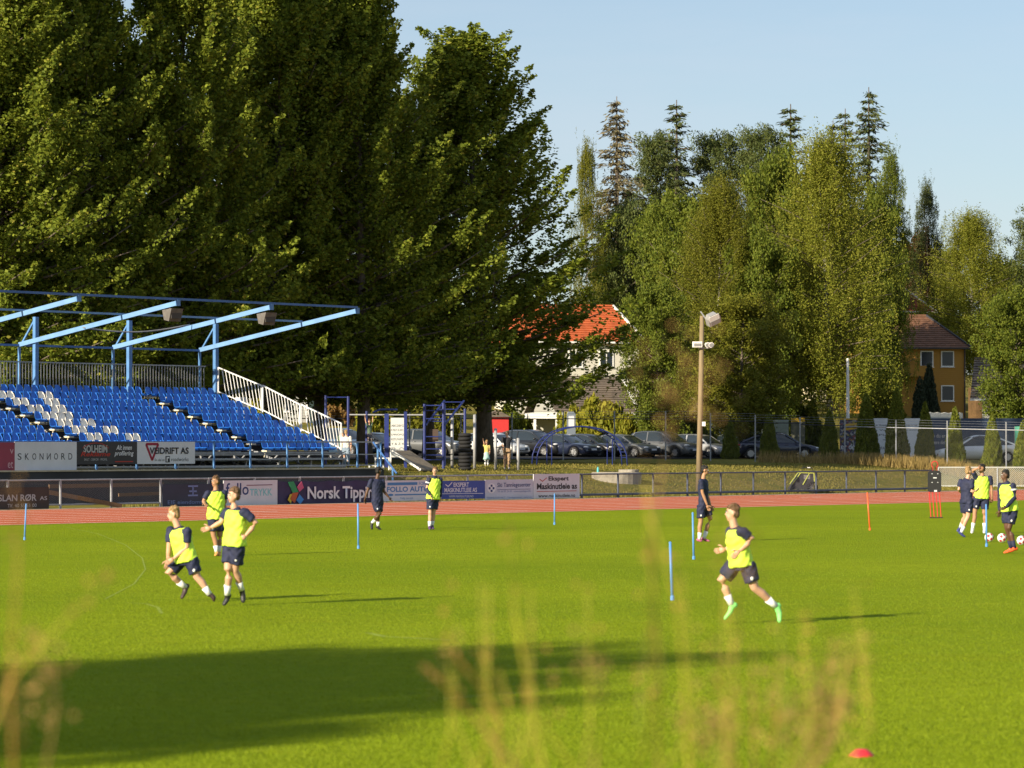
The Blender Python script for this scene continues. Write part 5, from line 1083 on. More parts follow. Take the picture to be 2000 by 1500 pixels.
z2 = zy(673, 151) - p.z; b = MB(); b.box((-0.06, -0.22, z2), (0.44, 0.2, 0.26)); q = b.build('lower_lamp', M_white, o); MB().box((-0.05, -0.33, z2 - 0.02), (0.32, 0.02, 0.13)).build('lamp_grille', mat('lamp_glass', (0.22, 0.22, 0.22)), q)
for dx in (0.36, 0.52):
    b = MB(); b.loft([(dx, -0.1, z2), (dx + 0.05, -0.34, z2 - 0.03)], [0.09, 0.13], 12, ref=(1, 0, 0)); q = b.build('spot_lamp', M_white, o); MB().loft([(dx + 0.052, -0.342, z2 - 0.03), (dx + 0.053, -0.35, z2 - 0.03)], [0.10, 0.10], 12, ref=(1, 0, 0)).build('lamp_glass', mat('lamp_glass', (0.22, 0.22, 0.22)), q)
MB().bar((0.0, -0.1, z2 - 0.16), (0.55, -0.1, z2 - 0.16), 0.05).build('cross_arm', M_galv, o); zb2 = zy(828, 151) - p.z; MB().box((0.24, -0.05, zb2), (0.16, 0.12, 0.2)).build('junction_box', M_white, o)
# bike trailer by the fence
p = ST(sp(1566, 0.75), 0.75, 0.02); o = thing('bike_trailer', 'black and yellow child bike trailer parked behind the track fence', 'bike trailer', p, R(5))
b = MB(); prof = [(-0.62, 0.18), (0.42, 0.18), (0.52, 0.55), (0.50, 0.92), (-0.12, 0.94), (-0.50, 0.42)]
b.prism([(x, -0.34, z) for x, z in prof], (0, 0.68, 0)); b.build('cabin', mat('charcoal_fabric', (0.035, 0.035, 0.042), 0.8, var=0.2), o)
for y in (-0.36, 0.36):
    for a, c in (((-0.52, 0.42), (-0.12, 0.96)), ((-0.02, 0.40), (0.30, 0.95)), ((-0.12, 0.96), (0.50, 0.94)), ((0.50, 0.94), (0.53, 0.55))): MB().bar((a[0], y, a[1]), (c[0], y, c[1]), 0.035).build('piping', mat('lime_piping', (0.50, 0.55, 0.12), 0.6), o)
    b = MB(); b.loft([(0.42 + 0.25 * math.cos(k * math.pi / 10), y * 1.15, 0.27 + 0.25 * math.sin(k * math.pi / 10)) for k in range(21)], [0.02] * 21, 6, ref=(0, 1, 0)); w_ = b.build('wheel', M_tyre, o)
    for k in range(6): A = k * math.pi / 6; MB().bar((0.42 - .24 * math.cos(A), y * 1.15, 0.27 - .24 * math.sin(A)), (0.42 + .24 * math.cos(A), y * 1.15, 0.27 + .24 * math.sin(A)), 0.008).build('spoke', M_rim, w_)
for x in (-0.55, -0.2): MB().loft([(x, -0.2, 0.09), (x, -0.15, 0.09)], [0.09, 0.09], 12, ref=(1, 0, 0)).build('front_wheel', M_tyre, o)
MB().box((0.18, -0.345, 0.76), (0.3, 0.012, 0.2)).build('side_window', mat('clear_film', (0.2, 0.19, 0.2), 0.2), o)
b = MB(); b.loft([(0.52, -0.3, 0.9), (0.44, -0.3, 1.16), (-0.1 + 0.5, -0.3, 1.2), (0.0, -0.3, 1.2), (-0.08, -0.3, 1.14)], [0.018] * 5, 6); b.build('push_handle', M_trimb, o); MB().bar((0.2, -0.3, 1.2), (0.34, -0.3, 1.2), 0.04).build('handle_grip', M_bw, o)

# ------------------------------------------------------------------ training gear
M_tp = mat('blue_training_pole', (0.10, 0.28, 0.62), 0.45); M_to = mat('orange_training_pole', (0.75, 0.12, 0.03), 0.45); M_redrod = mat('red_rod', (0.62, 0.03, 0.04), 0.45)
POLES = [(48, 1055, 51, 985, 'blue training pole at the far left on the grass'), (700, 1072, 699, 985, 'blue training pole left of the walking navy player'), (1083, 1025, 1083, 965, 'blue training pole in front of the white end board'), (1313, 1173, 1309, 1060, 'blue training pole nearest the camera left of the runner'), (1355, 1093, 1353, 1002, 'blue training pole beside the standing navy player'), (1927, 1068, 1926, 986, 'blue training pole standing before the footballs')]
for px, py, tx, ty, lab in POLES + [(1699, 1036, 1694, 963, 'orange training pole in front of the track at the right')]:
    a = G(px, py); top = W(tx, ty, a.y); o = thing('training_pole', lab, 'pole', a, 0, 'training poles'); m_ = M_to if 'orange' in lab else M_tp
    MB().tube((0, 0, 0), top - a, 0.022, 0.018, 10).build('rod', m_, o, smooth=True); MB().lathe([(0.012, -0.06), (0.03, 0.0), (0.03, 0.06), (0.02, 0.08)], 10).build('spike_collar', m_, o); MB().ball((top - a)[:], 0.02, 8, 5).build('cap', m_, o)
a = G(1826, 1012); o = thing('training_dummy', 'black free kick dummy plate on four red rods', 'training dummy', a, 0); k = a.y / F
b = MB(); w2 = 12.5 * k; z0, z1 = zy(961, a.y), zy(919, a.y); b.prism([(-w2 - .02, -0.02, z0 + .03), (-w2 + .04, -0.02, z0), (w2 - .04, -0.02, z0), (w2, -0.02, z0 + .04), (w2, -0.02, z1 - .08), (w2 - .07, -0.02, z1), (-w2 + .06, -0.02, z1), (-w2 - .02, -0.02, z1 - .06)], (0, 0.05, 0)); b.build('plate', mat('black_plate', (0.018, 0.018, 0.02), 0.6), o)
for x in (-0.16, -0.055, 0.055, 0.16): MB().tube((x + 0.04, 0, -0.05), (x - 0.02, 0.0, z0 + 0.05), 0.014, n=6).build('rod', M_redrod, o)
b = MB(); b.loft([(-0.07, 0, z1 - 0.02), (-0.06, 0, z1 + 0.10)] + [(0.10 * math.cos(A), 0, z1 + 0.19 + 0.10 * math.sin(A)) for A in [R(-150 - 24 * i) for i in range(11)]] + [(0.06, 0, z1 + 0.10), (0.07, 0, z1 - 0.02)], [0.014] * 15, 6); b.build('head_loop', M_redrod, o)
MB().box((0.04, 0, 0.02), (0.42, 0.1, 0.03)).build('base_bar', M_trimb, o)
for x, z in ((-.09, .85), (.09, .85), (-.09, .45), (.09, .45)): MB().box((x * 1.0, -0.024, z0 + (z1 - z0) * z), (0.035, 0.01, 0.02)).build('rivet', M_bw, o)
MB().box((0.0, -0.026, z0 + (z1 - z0) * .66), (0.11, 0.01, 0.035)).build('label_patch', M_bw, o); MB().box((0.02, -0.026, z0 + .035), (0.09, 0.01, 0.06)).build('label_patch', M_bw, o)
M_ball = mat('white_leather', (0.72, 0.70, 0.68), 0.45); M_bred = mat('red_leather', (0.45, 0.03, 0.05), 0.45)
for (px, py), lab in zip(((1932, 1059), (1957, 1060), (1995, 1065)), ('white and red football just behind the blue pole', 'white and red football left of the orange boots', 'white and red football at the right edge')):
    a = G(px, py); o = thing('football', lab, 'football', a, 0, 'footballs on the grass'); MB().ball((0, 0, 0.112), 0.112, 16, 10).build('shell', M_ball, o, smooth=True)
    for k, (th, ph) in enumerate(((1.2, -1.9), (1.9, -1.2), (1.6, -0.5), (0.8, -1.0), (2.2, -2.1), (1.5, 1.2))):
        d = Vector((math.sin(th) * math.cos(ph), math.sin(th) * math.sin(ph), math.cos(th))); e = d.orthogonal().normalized(); f_ = d.cross(e); b = MB(); c0 = Vector((0, 0, 0.112))
        b.add([c0 + (d + (e * math.cos(A) * (0.42 if j % 2 else 0.25) + f_ * math.sin(A) * 0.3)).normalized() * 0.1135 for j, A in enumerate([i * math.pi / 4 for i in range(8)])] + [c0 + d * 0.1145], [(i, (i + 1) % 8, 8) for i in range(8)]); b.build('panel', M_bred, o, fix=False)
a = G(1683, 1478); o = thing('marker_cone', 'small red marker cone lying on the near grass at lower right', 'cone', a, 0); MB().lathe([(0.10, 0), (0.095, 0.012), (0.045, 0.055), (0.03, 0.058)], 20).build('disc', M_redrod, o, smooth=True)

# ------------------------------------------------------------------ people
def eball(b, c, ax, ay, az, n=12, m=8):
    """ellipsoid with the half axes given as vectors"""
    t = MB(); t.ball((0, 0, 0), 1.0, n, m); c = Vector(c); b.add([c + ax * v[0] + ay * v[1] + az * v[2] for v in t.v], t.f)
def fuse(name, b, m, parent, voxel=0.014, smooth=4, extra=None, wrinkle=0.0):
    """weld overlapping lofts into one continuous surface"""
    me = b.mesh(name); o = bpy.data.objects.new(name, me); C.objects.link(o); r = o.modifiers.new('r', 'REMESH'); r.mode = 'VOXEL'; r.voxel_size = voxel
    sm = o.modifiers.new('s', 'SMOOTH'); sm.iterations = smooth; sm.factor = 0.5
    me2 = bpy.data.meshes.new_from_object(o.evaluated_get(bpy.context.evaluated_depsgraph_get())); bpy.data.objects.remove(o); bpy.data.meshes.remove(me)
    if extra is not None:
        bm = bmesh.new(); bm.from_mesh(me2); e = extra.mesh('e'); bm.from_mesh(e); bm.to_mesh(me2); bm.free(); bpy.data.meshes.remove(e)
    if wrinkle:                               # folds in the cloth
        nv = len(me2.vertices); co = np.empty(nv * 3); no = np.empty(nv * 3); me2.vertices.foreach_get('co', co); me2.vertex_normals.foreach_get('vector', no); co = co.reshape(nv, 3); no = no.reshape(nv, 3)
        ph = len(parent.name) + len(parent['label']); x, y, z = co[:, 0], co[:, 1], co[:, 2]
        d = np.sin(x * 31 + z * 17 + ph) * np.sin(z * 23 - x * 9 + y * 21 + 2 * ph) * 0.6 + np.sin(x * 57 - z * 41 + y * 33 + ph) * 0.3 + np.sin(z * 66 + np.sin(x * 25 + ph) * 2) * 0.25
        me2.vertices.foreach_set('co', (co + no * (wrinkle * 0.8 * d)[:, None]).ravel())
    me2.name = name; me2.polygons.foreach_set('use_smooth', [True] * len(me2.polygons)); me2.materials.clear(); me2.update(); return link(name, me2, m, parent)
SKIN = {'fair': mat('fair_skin', (0.56, 0.32, 0.21), 0.5, var=0.06, scale=12), 'tan': mat('tan_skin', (0.38, 0.20, 0.11), 0.5, var=0.06, scale=12), 'dark': mat('dark_skin', (0.10, 0.048, 0.028), 0.5, var=0.06, scale=12)}
HAIR = {'brown': mat('brown_hair', (0.11, 0.06, 0.028), 0.7, var=0.4, scale=30, bump=0.6), 'blond': mat('blond_hair', (0.30, 0.19, 0.08), 0.7, var=0.3, scale=30, bump=0.6), 'black': mat('black_hair', (0.012, 0.010, 0.009), 0.7, bump=0.6, scale=30), 'grey': mat('grey_hair', (0.4, 0.38, 0.35), 0.7)}
M_kit = mat('navy_kit', (0.016, 0.020, 0.055), 0.75, var=0.25, scale=9, bump=0.35); M_vest = mat('neon_vest', (0.62, 0.86, 0.075), 0.7, var=0.08, scale=10, bump=0.5); M_sock = mat('white_sock', (0.74, 0.74, 0.74), 0.8, var=0.05, scale=20); M_eye = mat('eye_white', (0.7, 0.7, 0.68), 0.3); M_iris = mat('iris', (0.03, 0.025, 0.02), 0.3); M_lip = mat('lip', (0.36, 0.13, 0.10), 0.5)
def hand(b, wr, hd, thumb, s=1.0):
    """palm with four unequal curled fingers and a thumb from its side"""
    wr, hd = Vector(wr), Vector(hd); d = (hd - wr); d = d.normalized() if d.length > 1e-4 else Vector((0, 0, -1)); a = Vector(thumb) - d * Vector(thumb).dot(d); a = a.normalized() if a.length > 1e-3 else d.orthogonal().normalized(); n = d.cross(a)
    b.loft([wr, wr + d * 0.035 * s, wr + d * 0.085 * s], [(0.026 * s, 0.020 * s), (0.040 * s, 0.018 * s), (0.041 * s, 0.015 * s)], 10, ref=a); k = wr + d * 0.08 * s
    for i, L in enumerate((0.072, 0.082, 0.076, 0.060)):
        r0 = k + a * (0.030 - 0.020 * i) * s; b.loft([r0, r0 + d * L * 0.45 * s + n * 0.006, r0 + d * L * 0.78 * s + n * 0.022, r0 + d * L * 0.92 * s + n * 0.040], [0.0095 * s, 0.009 * s, 0.008 * s, 0.006 * s], 6, ref=a)
    t0 = wr + d * 0.03 * s + a * 0.034 * s; b.loft([t0, t0 + (a * 0.030 + d * 0.022) * s, t0 + (a * 0.042 + d * 0.055) * s + n * 0.012], [0.012 * s, 0.0105 * s, 0.008 * s], 6)
def person(label, crop, Y, J, face, near, skin='fair', hair='brown', vest=True, longsl=False, shoe=(0.02, 0.02, 0.022), sock='white', outfit=None, zg=None, look=0.0, group='football players training', hairlen=1.0, kid=1.0, fwd=None, armband=False):
    """J: joints in crop pixels; crop = (x0, y0, scale). near: which image side (L or R) is nearer the camera."""
    x0, y0, sc = crop; dep = {}
    def P(n, dy=0.0): q = J[n]; return W(x0 + q[0] / sc, y0 + q[1] / sc, Y + dy)
    sw, hwid = 0.37 * kid, 0.19 * kid
    dx = (P('shR') - P('shL')).length; ds = math.sqrt(max(0, sw * sw - dx * dx)) / 2; dx = (P('hipR') - P('hipL')).length; dh = math.sqrt(max(0, hwid * hwid - dx * dx)) / 2; sg = -1 if near == 'L' else 1
    D = {'L': sg * 1.0, 'R': -sg * 1.0}
    def off(n):
        o_ = J[n][2] if len(J[n]) > 2 else None; side = n[-1]; base = D.get(side, 0) * (ds if n[:2] in ('sh', 'el', 'wr', 'ha') else dh) if side in 'LR' and n not in ('head', 'neck', 'pel') else 0
        return base + (o_ or 0)
    Q = {n: P(n, off(n)) for n in J}
    zmin = 0.0 if zg is None else zg
    root = Vector((Q['pel'].x, Y, zmin)); o = thing('person', label, 'person', root, 0, group); Q = {n: v - root for n, v in Q.items()}
    fa = R(face); fv = Vector((math.cos(fa), math.sin(fa), 0)); up = Vector((0, 0, 1)); sk = SKIN[skin]; H = Q['head']; hs = 0.875 * kid ** 0.5
    rt = fv.cross(up); tilt = (Q['head'] - Q['neck']).normalized(); hu = (up * 0.75 + tilt * 0.25).normalized(); hf = (fv - hu * fv.dot(hu)).normalized(); hr = hf.cross(hu)
    B = MB(); eball(B, H + hu * 0.025 * hs - hf * 0.008, hf * 0.098 * hs, hr * 0.077 * hs, hu * 0.098 * hs); eball(B, H - hu * 0.055 * hs + hf * 0.025 * hs, hf * 0.068 * hs, hr * 0.056 * hs, hu * 0.066 * hs); eball(B, H - hu * 0.022 * hs + hf * 0.094 * hs, hf * 0.022 * hs, hr * 0.013 * hs, hu * 0.026 * hs); eball(B, H - hu * 0.105 * hs + hf * 0.062 * hs, hf * 0.024 * hs, hr * 0.026 * hs, hu * 0.018 * hs)
    for s_ in (-1, 1): eball(B, H - hu * 0.012 + hr * s_ * 0.080 * hs - hf * 0.01, hf * 0.020, hr * 0.010, hu * 0.032)
    shv = (Q['shR'] - Q['shL']); shc = (Q['shR'] + Q['shL']) / 2; hc = (Q['hipR'] + Q['hipL']) / 2; ref = shv.normalized(); sp_ = shc - hc
    B.loft([H - hu * 0.05, Q['neck'] + Vector((0, 0, -0.01)), shc - Vector((0, 0, 0.03))], [0.052 * hs, 0.054 * kid, 0.060 * kid], 10)
    K = kid; tor = [(0.0, .155, .112), (.18, .150, .105), (.42, .142, .100), (.66, .165, .112), (.86, .172, .105), (1.0, .150, .078), (1.08, .075, .058)]
    def torso(b, add=0.0, lo=0.0, hi=1.08, flare=0.0, shoulder=None, addb=None):
        pts, rad = [], []
        for f, a, c in tor:
            if f < lo - 1e-6 or f > hi + 1e-6: continue
            a_ = a if shoulder is None or f < 0.9 else min(a, shoulder); fl = flare * max(0, 1 - (f - lo) / 0.35); pts.append(hc + sp_ * f); rad.append((a_ * K + add + fl, c * K + (addb if addb is not None else add) + fl))
        b.loft(pts, rad, 16, ref=ref)
    torso(B, -0.014)
    for s_ in 'LR':
        B.loft([Q['sh' + s_] - sp_ * 0.03, (Q['sh' + s_] * 0.65 + Q['el' + s_] * 0.35), Q['el' + s_], Q['el' + s_] * 0.65 + Q['wr' + s_] * 0.35, Q['wr' + s_]], [.054 * K, .049 * K, .039 * K, .041 * K, .026 * K], 10); eball(B, Q['sh' + s_] - Vector((0, 0, .02)), ref * 0.05 * K, up * 0.05 * K, ref.cross(up) * 0.05 * K)
        B.loft([Q['hip' + s_] + up * 0.02, Q['hip' + s_] * 0.6 + Q['kn' + s_] * 0.4, Q['kn' + s_], Q['kn' + s_] * 0.68 + Q['an' + s_] * 0.32 - fv * 0.015, Q['an' + s_]], [.092 * K, .080 * K, .057 * K, .057 * K, .036 * K], 12)
    X = MB()
    for s_ in 'LR':
        th = fv if abs((Q['ha' + s_] - Q['wr' + s_]).normalized().dot(fv)) < 0.8 else up
        hand(X, Q['wr' + s_], Q['ha' + s_], th, 0.95 * kid ** 0.6)
    fuse('body', B, sk, o, 0.013, 3, X)
    for s_ in (-1, 1):
        e = MB(); ec = H + hf * 0.083 * hs + hr * s_ * 0.031 * hs + hu * 0.010 * hs; eball(e, ec, hf * 0.011, hr * 0.015, hu * 0.009, 8, 5); eo = e.build('eye', M_eye, o, True); e = MB(); eball(e, ec + hf * 0.008, hf * 0.006, hr * 0.007, hu * 0.007, 8, 5); e.build('iris', M_iris, eo, True)
        e = MB(); e.bar(ec + hu * 0.022 + hf * .004 - hr * 0.018, ec + hu * 0.022 + hf * .004 + hr * 0.018, 0.012, 0.008); e.build('eyebrow', HAIR[hair], o)
    e = MB(); eball(e, H - hu * 0.070 * hs + hf * 0.086 * hs, hf * 0.010, hr * 0.026, hu * 0.008, 8, 5); e.build('mouth', M_lip, o, True)
    hb = MB(); eball(hb, H + hu * 0.047 * hs - hf * 0.022, hf * 0.092 * hs, hr * 0.081 * hs, hu * 0.086 * hs); eball(hb, H + hu * 0.082 * hs + hf * 0.022, hf * 0.058 * hs, hr * 0.062 * hs, hu * 0.044 * hs); eball(hb, H - hf * 0.055 - hu * 0.01, hf * 0.05 * hs, hr * 0.074 * hs, hu * 0.075 * hs * hairlen)
    rh = random.Random(len(label))
    for _ in range(26):
        d = (hf * rh.uniform(-1, .8) + hr * rh.uniform(-1, 1) + hu * rh.uniform(.1, 1.2)).normalized(); eball(hb, H + hu * 0.045 * hs - hf * 0.015 + Vector((d.dot(hf) * 0.085, d.dot(hr) * 0.075, 0)).x * hf + d.dot(hr) * 0.075 * hr + d.dot(hu) * 0.085 * hu, hf * 0.017, hr * 0.017, hu * 0.019, 6, 4)
    fuse('hair', hb, HAIR[hair], o, 0.011, 1)
    of = outfit or {}
    Sh = MB(); torso(Sh, 0.014, 0.0 if not of.get('crop') else 0.3, 1.0); end = 1.0 if longsl else 0.62
    for s_ in 'LR':
        A_, E_, Wr = Q['sh' + s_], Q['el' + s_], Q['wr' + s_]; eball(Sh, A_ - Vector((0, 0, .012)), ref * 0.068 * K, up * 0.066 * K, ref.cross(up) * 0.066 * K)
        if longsl: Sh.loft([A_, A_ * .5 + E_ * .5, E_, E_ * .5 + Wr * .5, Wr], [.070 * K, .060 * K, .052 * K, .050 * K, .037 * K], 10)
        else: Sh.loft([A_, A_ * .55 + E_ * .45, A_ * (1 - .72) + E_ * .72], [.070 * K, .066 * K, .066 * K], 10)
    Sh.loft([shc - sp_ * 0.06, shc * .8 + Q['neck'] * .2, Q['neck'] * (.45 if not longsl else 1) + shc * (.55 if not longsl else 0)], [(0.13 * K, .085 * K), (0.10 * K, .078 * K), 0.068 * K], 12, ref=ref)
    fuse('shirt', Sh, of.get('shirt', M_kit), o, 0.014, 3, wrinkle=0.007)
    if vest:
        V = MB(); lo = of.get('vest_lo', -0.05); pts = [hc + sp_ * f for f in (lo, .18, .42, .66, .84, .96, 1.03)]; V.loft(pts, [(.206, .168), (.198, .156), (.182, .138), (.196, .142), (.190, .138), (.165, .118), (.125, .092)], 20, ref=ref); vo = fuse('vest', V, M_vest, o, 0.014, 3, wrinkle=0.014)
    if of.get('skirt'):
        S = MB(); S.loft([hc + up * .15, hc, hc - up * .28], [(.13 * K, .11 * K), (.17 * K, .15 * K), (.26 * K, .24 * K)], 16, ref=ref); fuse('skirt', S, of['skirt'], o, 0.014, 2)
    S = MB(); S.loft([hc + sp_ * 0.22, hc + sp_ * 0.06, hc - up * 0.07], [(.160 * K, .118 * K), (.172 * K, .130 * K), (.155 * K, .12 * K)], 16, ref=ref); tl = of.get('legs', 0.74)
    for s_ in 'LR':
        h_, k_, a_ = Q['hip' + s_], Q['kn' + s_], Q['an' + s_]
        if tl <= 1: S.loft([h_ + up * 0.03, h_ * .55 + k_ * .45, h_ * (1 - tl) + k_ * tl], [.108 * K, .106 * K, .104 * K], 12)
        else: S.loft([h_ + up * 0.03, h_ * .5 + k_ * .5, k_, k_ * .5 + a_ * .5, a_ + up * .02], [.104 * K, .092 * K, .072 * K, .066 * K, .060 * K], 12)
    fuse('trousers' if tl > 1 else 'shorts', S, of.get('pants', M_kit), o, 0.014, 3, wrinkle=0.012)
    sm = M_sock if sock == 'white' else M_kit; shm = mat('shoe_%02d%02d%02d' % tuple(int(99 * c) for c in shoe), shoe, 0.5)
    for s_ in 'LR':
        k_, a_, t_ = Q['kn' + s_], Q['an' + s_], Q['to' + s_]; shin = (k_ - a_).normalized()
        if tl <= 1: s2 = MB(); f_ = of.get('sock', 0.34); s2.loft([a_ - shin * .03, a_ + shin * .03, a_ * (1 - f_) + k_ * f_], [.044 * K, .043 * K, .054 * K], 12); s2.build('sock', sm, o, True)
        dd = t_ - a_; pe = dd - shin * dd.dot(shin); pe = pe.normalized() if pe.length > 0.03 else fv; heel = a_ - shin * 0.060 * K - pe * 0.048; mid = (heel * .45 + t_ * .55); sd = (t_ - heel).cross(shin); sd = sd.normalized() if sd.length > 1e-4 else ref
        f = MB(); f.loft([heel - (t_ - heel).normalized() * 0.02, heel + shin * .012, a_ * .45 + heel * .25 + mid * .3, mid + shin * .004, t_ + shin * .004, t_ + (t_ - heel).normalized() * .025], [(.018 * K, .02 * K), (.036 * K, .038 * K), (.041 * K, .046 * K), (.043 * K, .034 * K), (.036 * K, .024 * K), (.014 * K, .010 * K)], 12, ref=sd); f.loft([a_ + shin * .01, a_ - shin * .045], [.043 * K, .043 * K], 10); fuse('boot', f, shm, o, 0.011, 2)
    if outfit is None:
        v = Q['hip' + near] * .42 + Q['kn' + near] * .58; m_ = MB(); eball(m_, v + Vector((0, -0.103, 0)), Vector((.022, 0, 0)), Vector((0, .012, 0)), Vector((0, 0, .026)), 8, 5); m_.build('kit_badge', M_sock, o, True)
    if armband:
        A_, E_ = Q['shR' if near == 'R' else 'shL'], Q['elR' if near == 'R' else 'elL']; m_ = MB(); m_.loft([A_ * .72 + E_ * .28, A_ * .6 + E_ * .4], [.077, .075], 12, cap=False); m_.build('sleeve_band', M_sock, o, True)
    return o
CA, CB_, CC, CD = (290, 920, 5.358), (680, 890, 8.823), (1330, 890, 4.287), (1780, 890, 7.14)
def gy(py): return G(1000, py).y
person('crouching player in neon vest sprinting off at the left', CA, gy(1175), dict(head=(262, 452), neck=(296, 545), shL=(232, 610), shR=(408, 620), elL=(214, 800), elR=(402, 800), wrL=(205, 930), wrR=(262, 918), haL=(196, 975), haR=(212, 948), pel=(390, 925), hipL=(345, 935), hipR=(445, 935), knL=(205, 1068, -.05), knR=(512, 1112), anL=(372, 1205, .1), anR=(628, 1275), toL=(352, 1325, .05), toR=(685, 1352)), 185, 'R', hair='blond', shoe=(0.05, 0.03, 0.03))
person('player in neon vest running beside the crouching one, looking left', CA, gy(1184), dict(head=(893, 255), neck=(892, 350), shL=(828, 415), shR=(1000, 420), elL=(760, 535), elR=(1128, 550), wrL=(650, 595), wrR=(1015, 680), haL=(600, 608), haR=(955, 715), pel=(895, 760), hipL=(855, 770), hipR=(945, 770), knL=(832, 1035, -.1), knR=(905, 1040, .1), anL=(826, 1275), anR=(968, 1225, .25), toL=(790, 1395), toR=(992, 1365, .25)), 200, 'R', shoe=(0.02, 0.02, 0.022))
person('player in neon vest standing further back between the two runners', CA, gy(1086), dict(head=(702, 108), neck=(705, 178), shL=(622, 225), shR=(788, 220), elL=(575, 318), elR=(806, 330), wrL=(590, 345, -.2), wrR=(790, 430), haL=(600, 352, -.26), haR=(785, 465), pel=(705, 480), hipL=(668, 490), hipR=(745, 490), knL=(682, 675), knR=(745, 680), anL=(712, 835), anR=(738, 835), toL=(704, 882, -.14), toR=(738, 885, -.14)), 215, 'L', skin='tan', shoe=(0.62, 0.30, 0.08))
person('dark skinned player in all navy walking away past the banner', CB_, gy(1035), dict(head=(525, 262), neck=(505, 360), shL=(395, 425), shR=(592, 430), elL=(335, 600), elR=(612, 610), wrL=(292, 735), wrR=(700, 715), haL=(288, 780), haR=(722, 752), pel=(500, 775), hipL=(455, 790), hipR=(548, 790), knL=(545, 1005), knR=(518, 1030), anL=(425, 1145, .15), anR=(515, 1195), toL=(408, 1262, .1), toR=(562, 1272)), 50, 'L', skin='dark', hair='black', vest=False)
person('player in neon vest and long navy sleeves standing by the boards', CB_, gy(1035.5), dict(head=(1497, 262), neck=(1492, 340), shL=(1395, 405), shR=(1588, 400), elL=(1352, 580), elR=(1592, 575), wrL=(1418, 682, -.12), wrR=(1592, 712), haL=(1447, 725, -.16), haR=(1596, 770), pel=(1462, 715), hipL=(1415, 735), hipR=(1510, 735), knL=(1412, 985), knR=(1470, 985), anL=(1405, 1205), anR=(1450, 1195), toL=(1412, 1268, -.17), toR=(1465, 1262, -.17)), 255, 'L', longsl=True, hair='brown', shoe=(0.09, 0.04, 0.12), armband=True)
person('player in plain navy kit standing in profile by the fence, facing right', CC, gy(1058), dict(head=(202, 122), neck=(190, 168), shL=(168, 212), shR=(202, 212), elL=(180, 310), elR=(218, 330), wrL=(220, 415), wrR=(248, 420), haL=(232, 445), haR=(258, 442), pel=(186, 415), hipL=(168, 425), hipR=(208, 425), knL=(166, 555), knR=(246, 532), anL=(155, 690), anR=(195, 685), toL=(172, 716), toR=(236, 716)), 0, 'L', skin='tan', hair='black', vest=False, shoe=(0.45, 0.12, 0.22))
person('player in neon vest in full stride at the right with green boots', CC, gy(1219), dict(head=(430, 478), neck=(440, 562), shL=(412, 625), shR=(506, 628), elL=(425, 765), elR=(600, 698), wrL=(372, 785), wrR=(492, 798), haL=(335, 792), haR=(452, 832), pel=(500, 900), hipL=(455, 915), hipR=(552, 915), knL=(332, 1050), knR=(618, 1108), anL=(418, 1232), anR=(782, 1250, .1), toL=(372, 1362), toR=(826, 1385, .1)), 180, 'R', shoe=(0.25, 0.80, 0.22))
person('player in plain navy kit seen from behind, nearest the black dummy', CD, gy(1049.5), dict(head=(800, 218), neck=(792, 288), shL=(692, 350), shR=(848, 348), elL=(662, 470), elR=(838, 500), wrL=(675, 500, .2), wrR=(885, 497), haL=(690, 505, .25), haR=(915, 480), pel=(768, 605), hipL=(728, 625), hipR=(815, 625), knL=(752, 850, .1), knR=(790, 850), anL=(690, 985, .3), anR=(702, 1055), toL=(645, 1050, .3), toR=(742, 1130)), 35, 'R', hair='blond', vest=False, shoe=(0.04, 0.05, 0.20))
person('player in neon vest shading his eyes with one hand', CD, gy(1043), dict(head=(982, 182), neck=(990, 255), shL=(895, 295), shR=(1095, 300), elL=(850, 205, -.1), elR=(1118, 450), wrL=(925, 178, -.2), wrR=(1126, 585), haL=(985, 172, -.16), haR=(1120, 640), pel=(975, 555), hipL=(920, 585), hipR=(1035, 585), knL=(885, 795), knR=(1015, 800), anL=(855, 1010), anR=(1020, 1010), toL=(842, 1076, -.16), toR=(1015, 1076, -.17)), 205, 'L', skin='tan', hair='black', shoe=(0.6, 0.6, 0.6))
person('dark skinned player in neon vest with orange boots at the right edge', CD, gy(1081.5), dict(head=(1308, 272), neck=(1312, 362), shL=(1245, 405), shR=(1418, 412), elL=(1232, 600), elR=(1440, 585), wrL=(1228, 765), wrR=(1320, 722, -.15), haL=(1224, 828), haR=(1262, 742, -.2), pel=(1372, 735), hipL=(1318, 755), hipR=(1425, 755), knL=(1332, 1005), knR=(1362, 1015), anL=(1388, 1275, .1), anR=(1435, 1275), toL=(1300, 1352, .1), toR=(1335, 1345, -.05)), 190, 'R', skin='dark', hair='black', longsl=True, sock='navy', shoe=(0.85, 0.12, 0.03), armband=True)
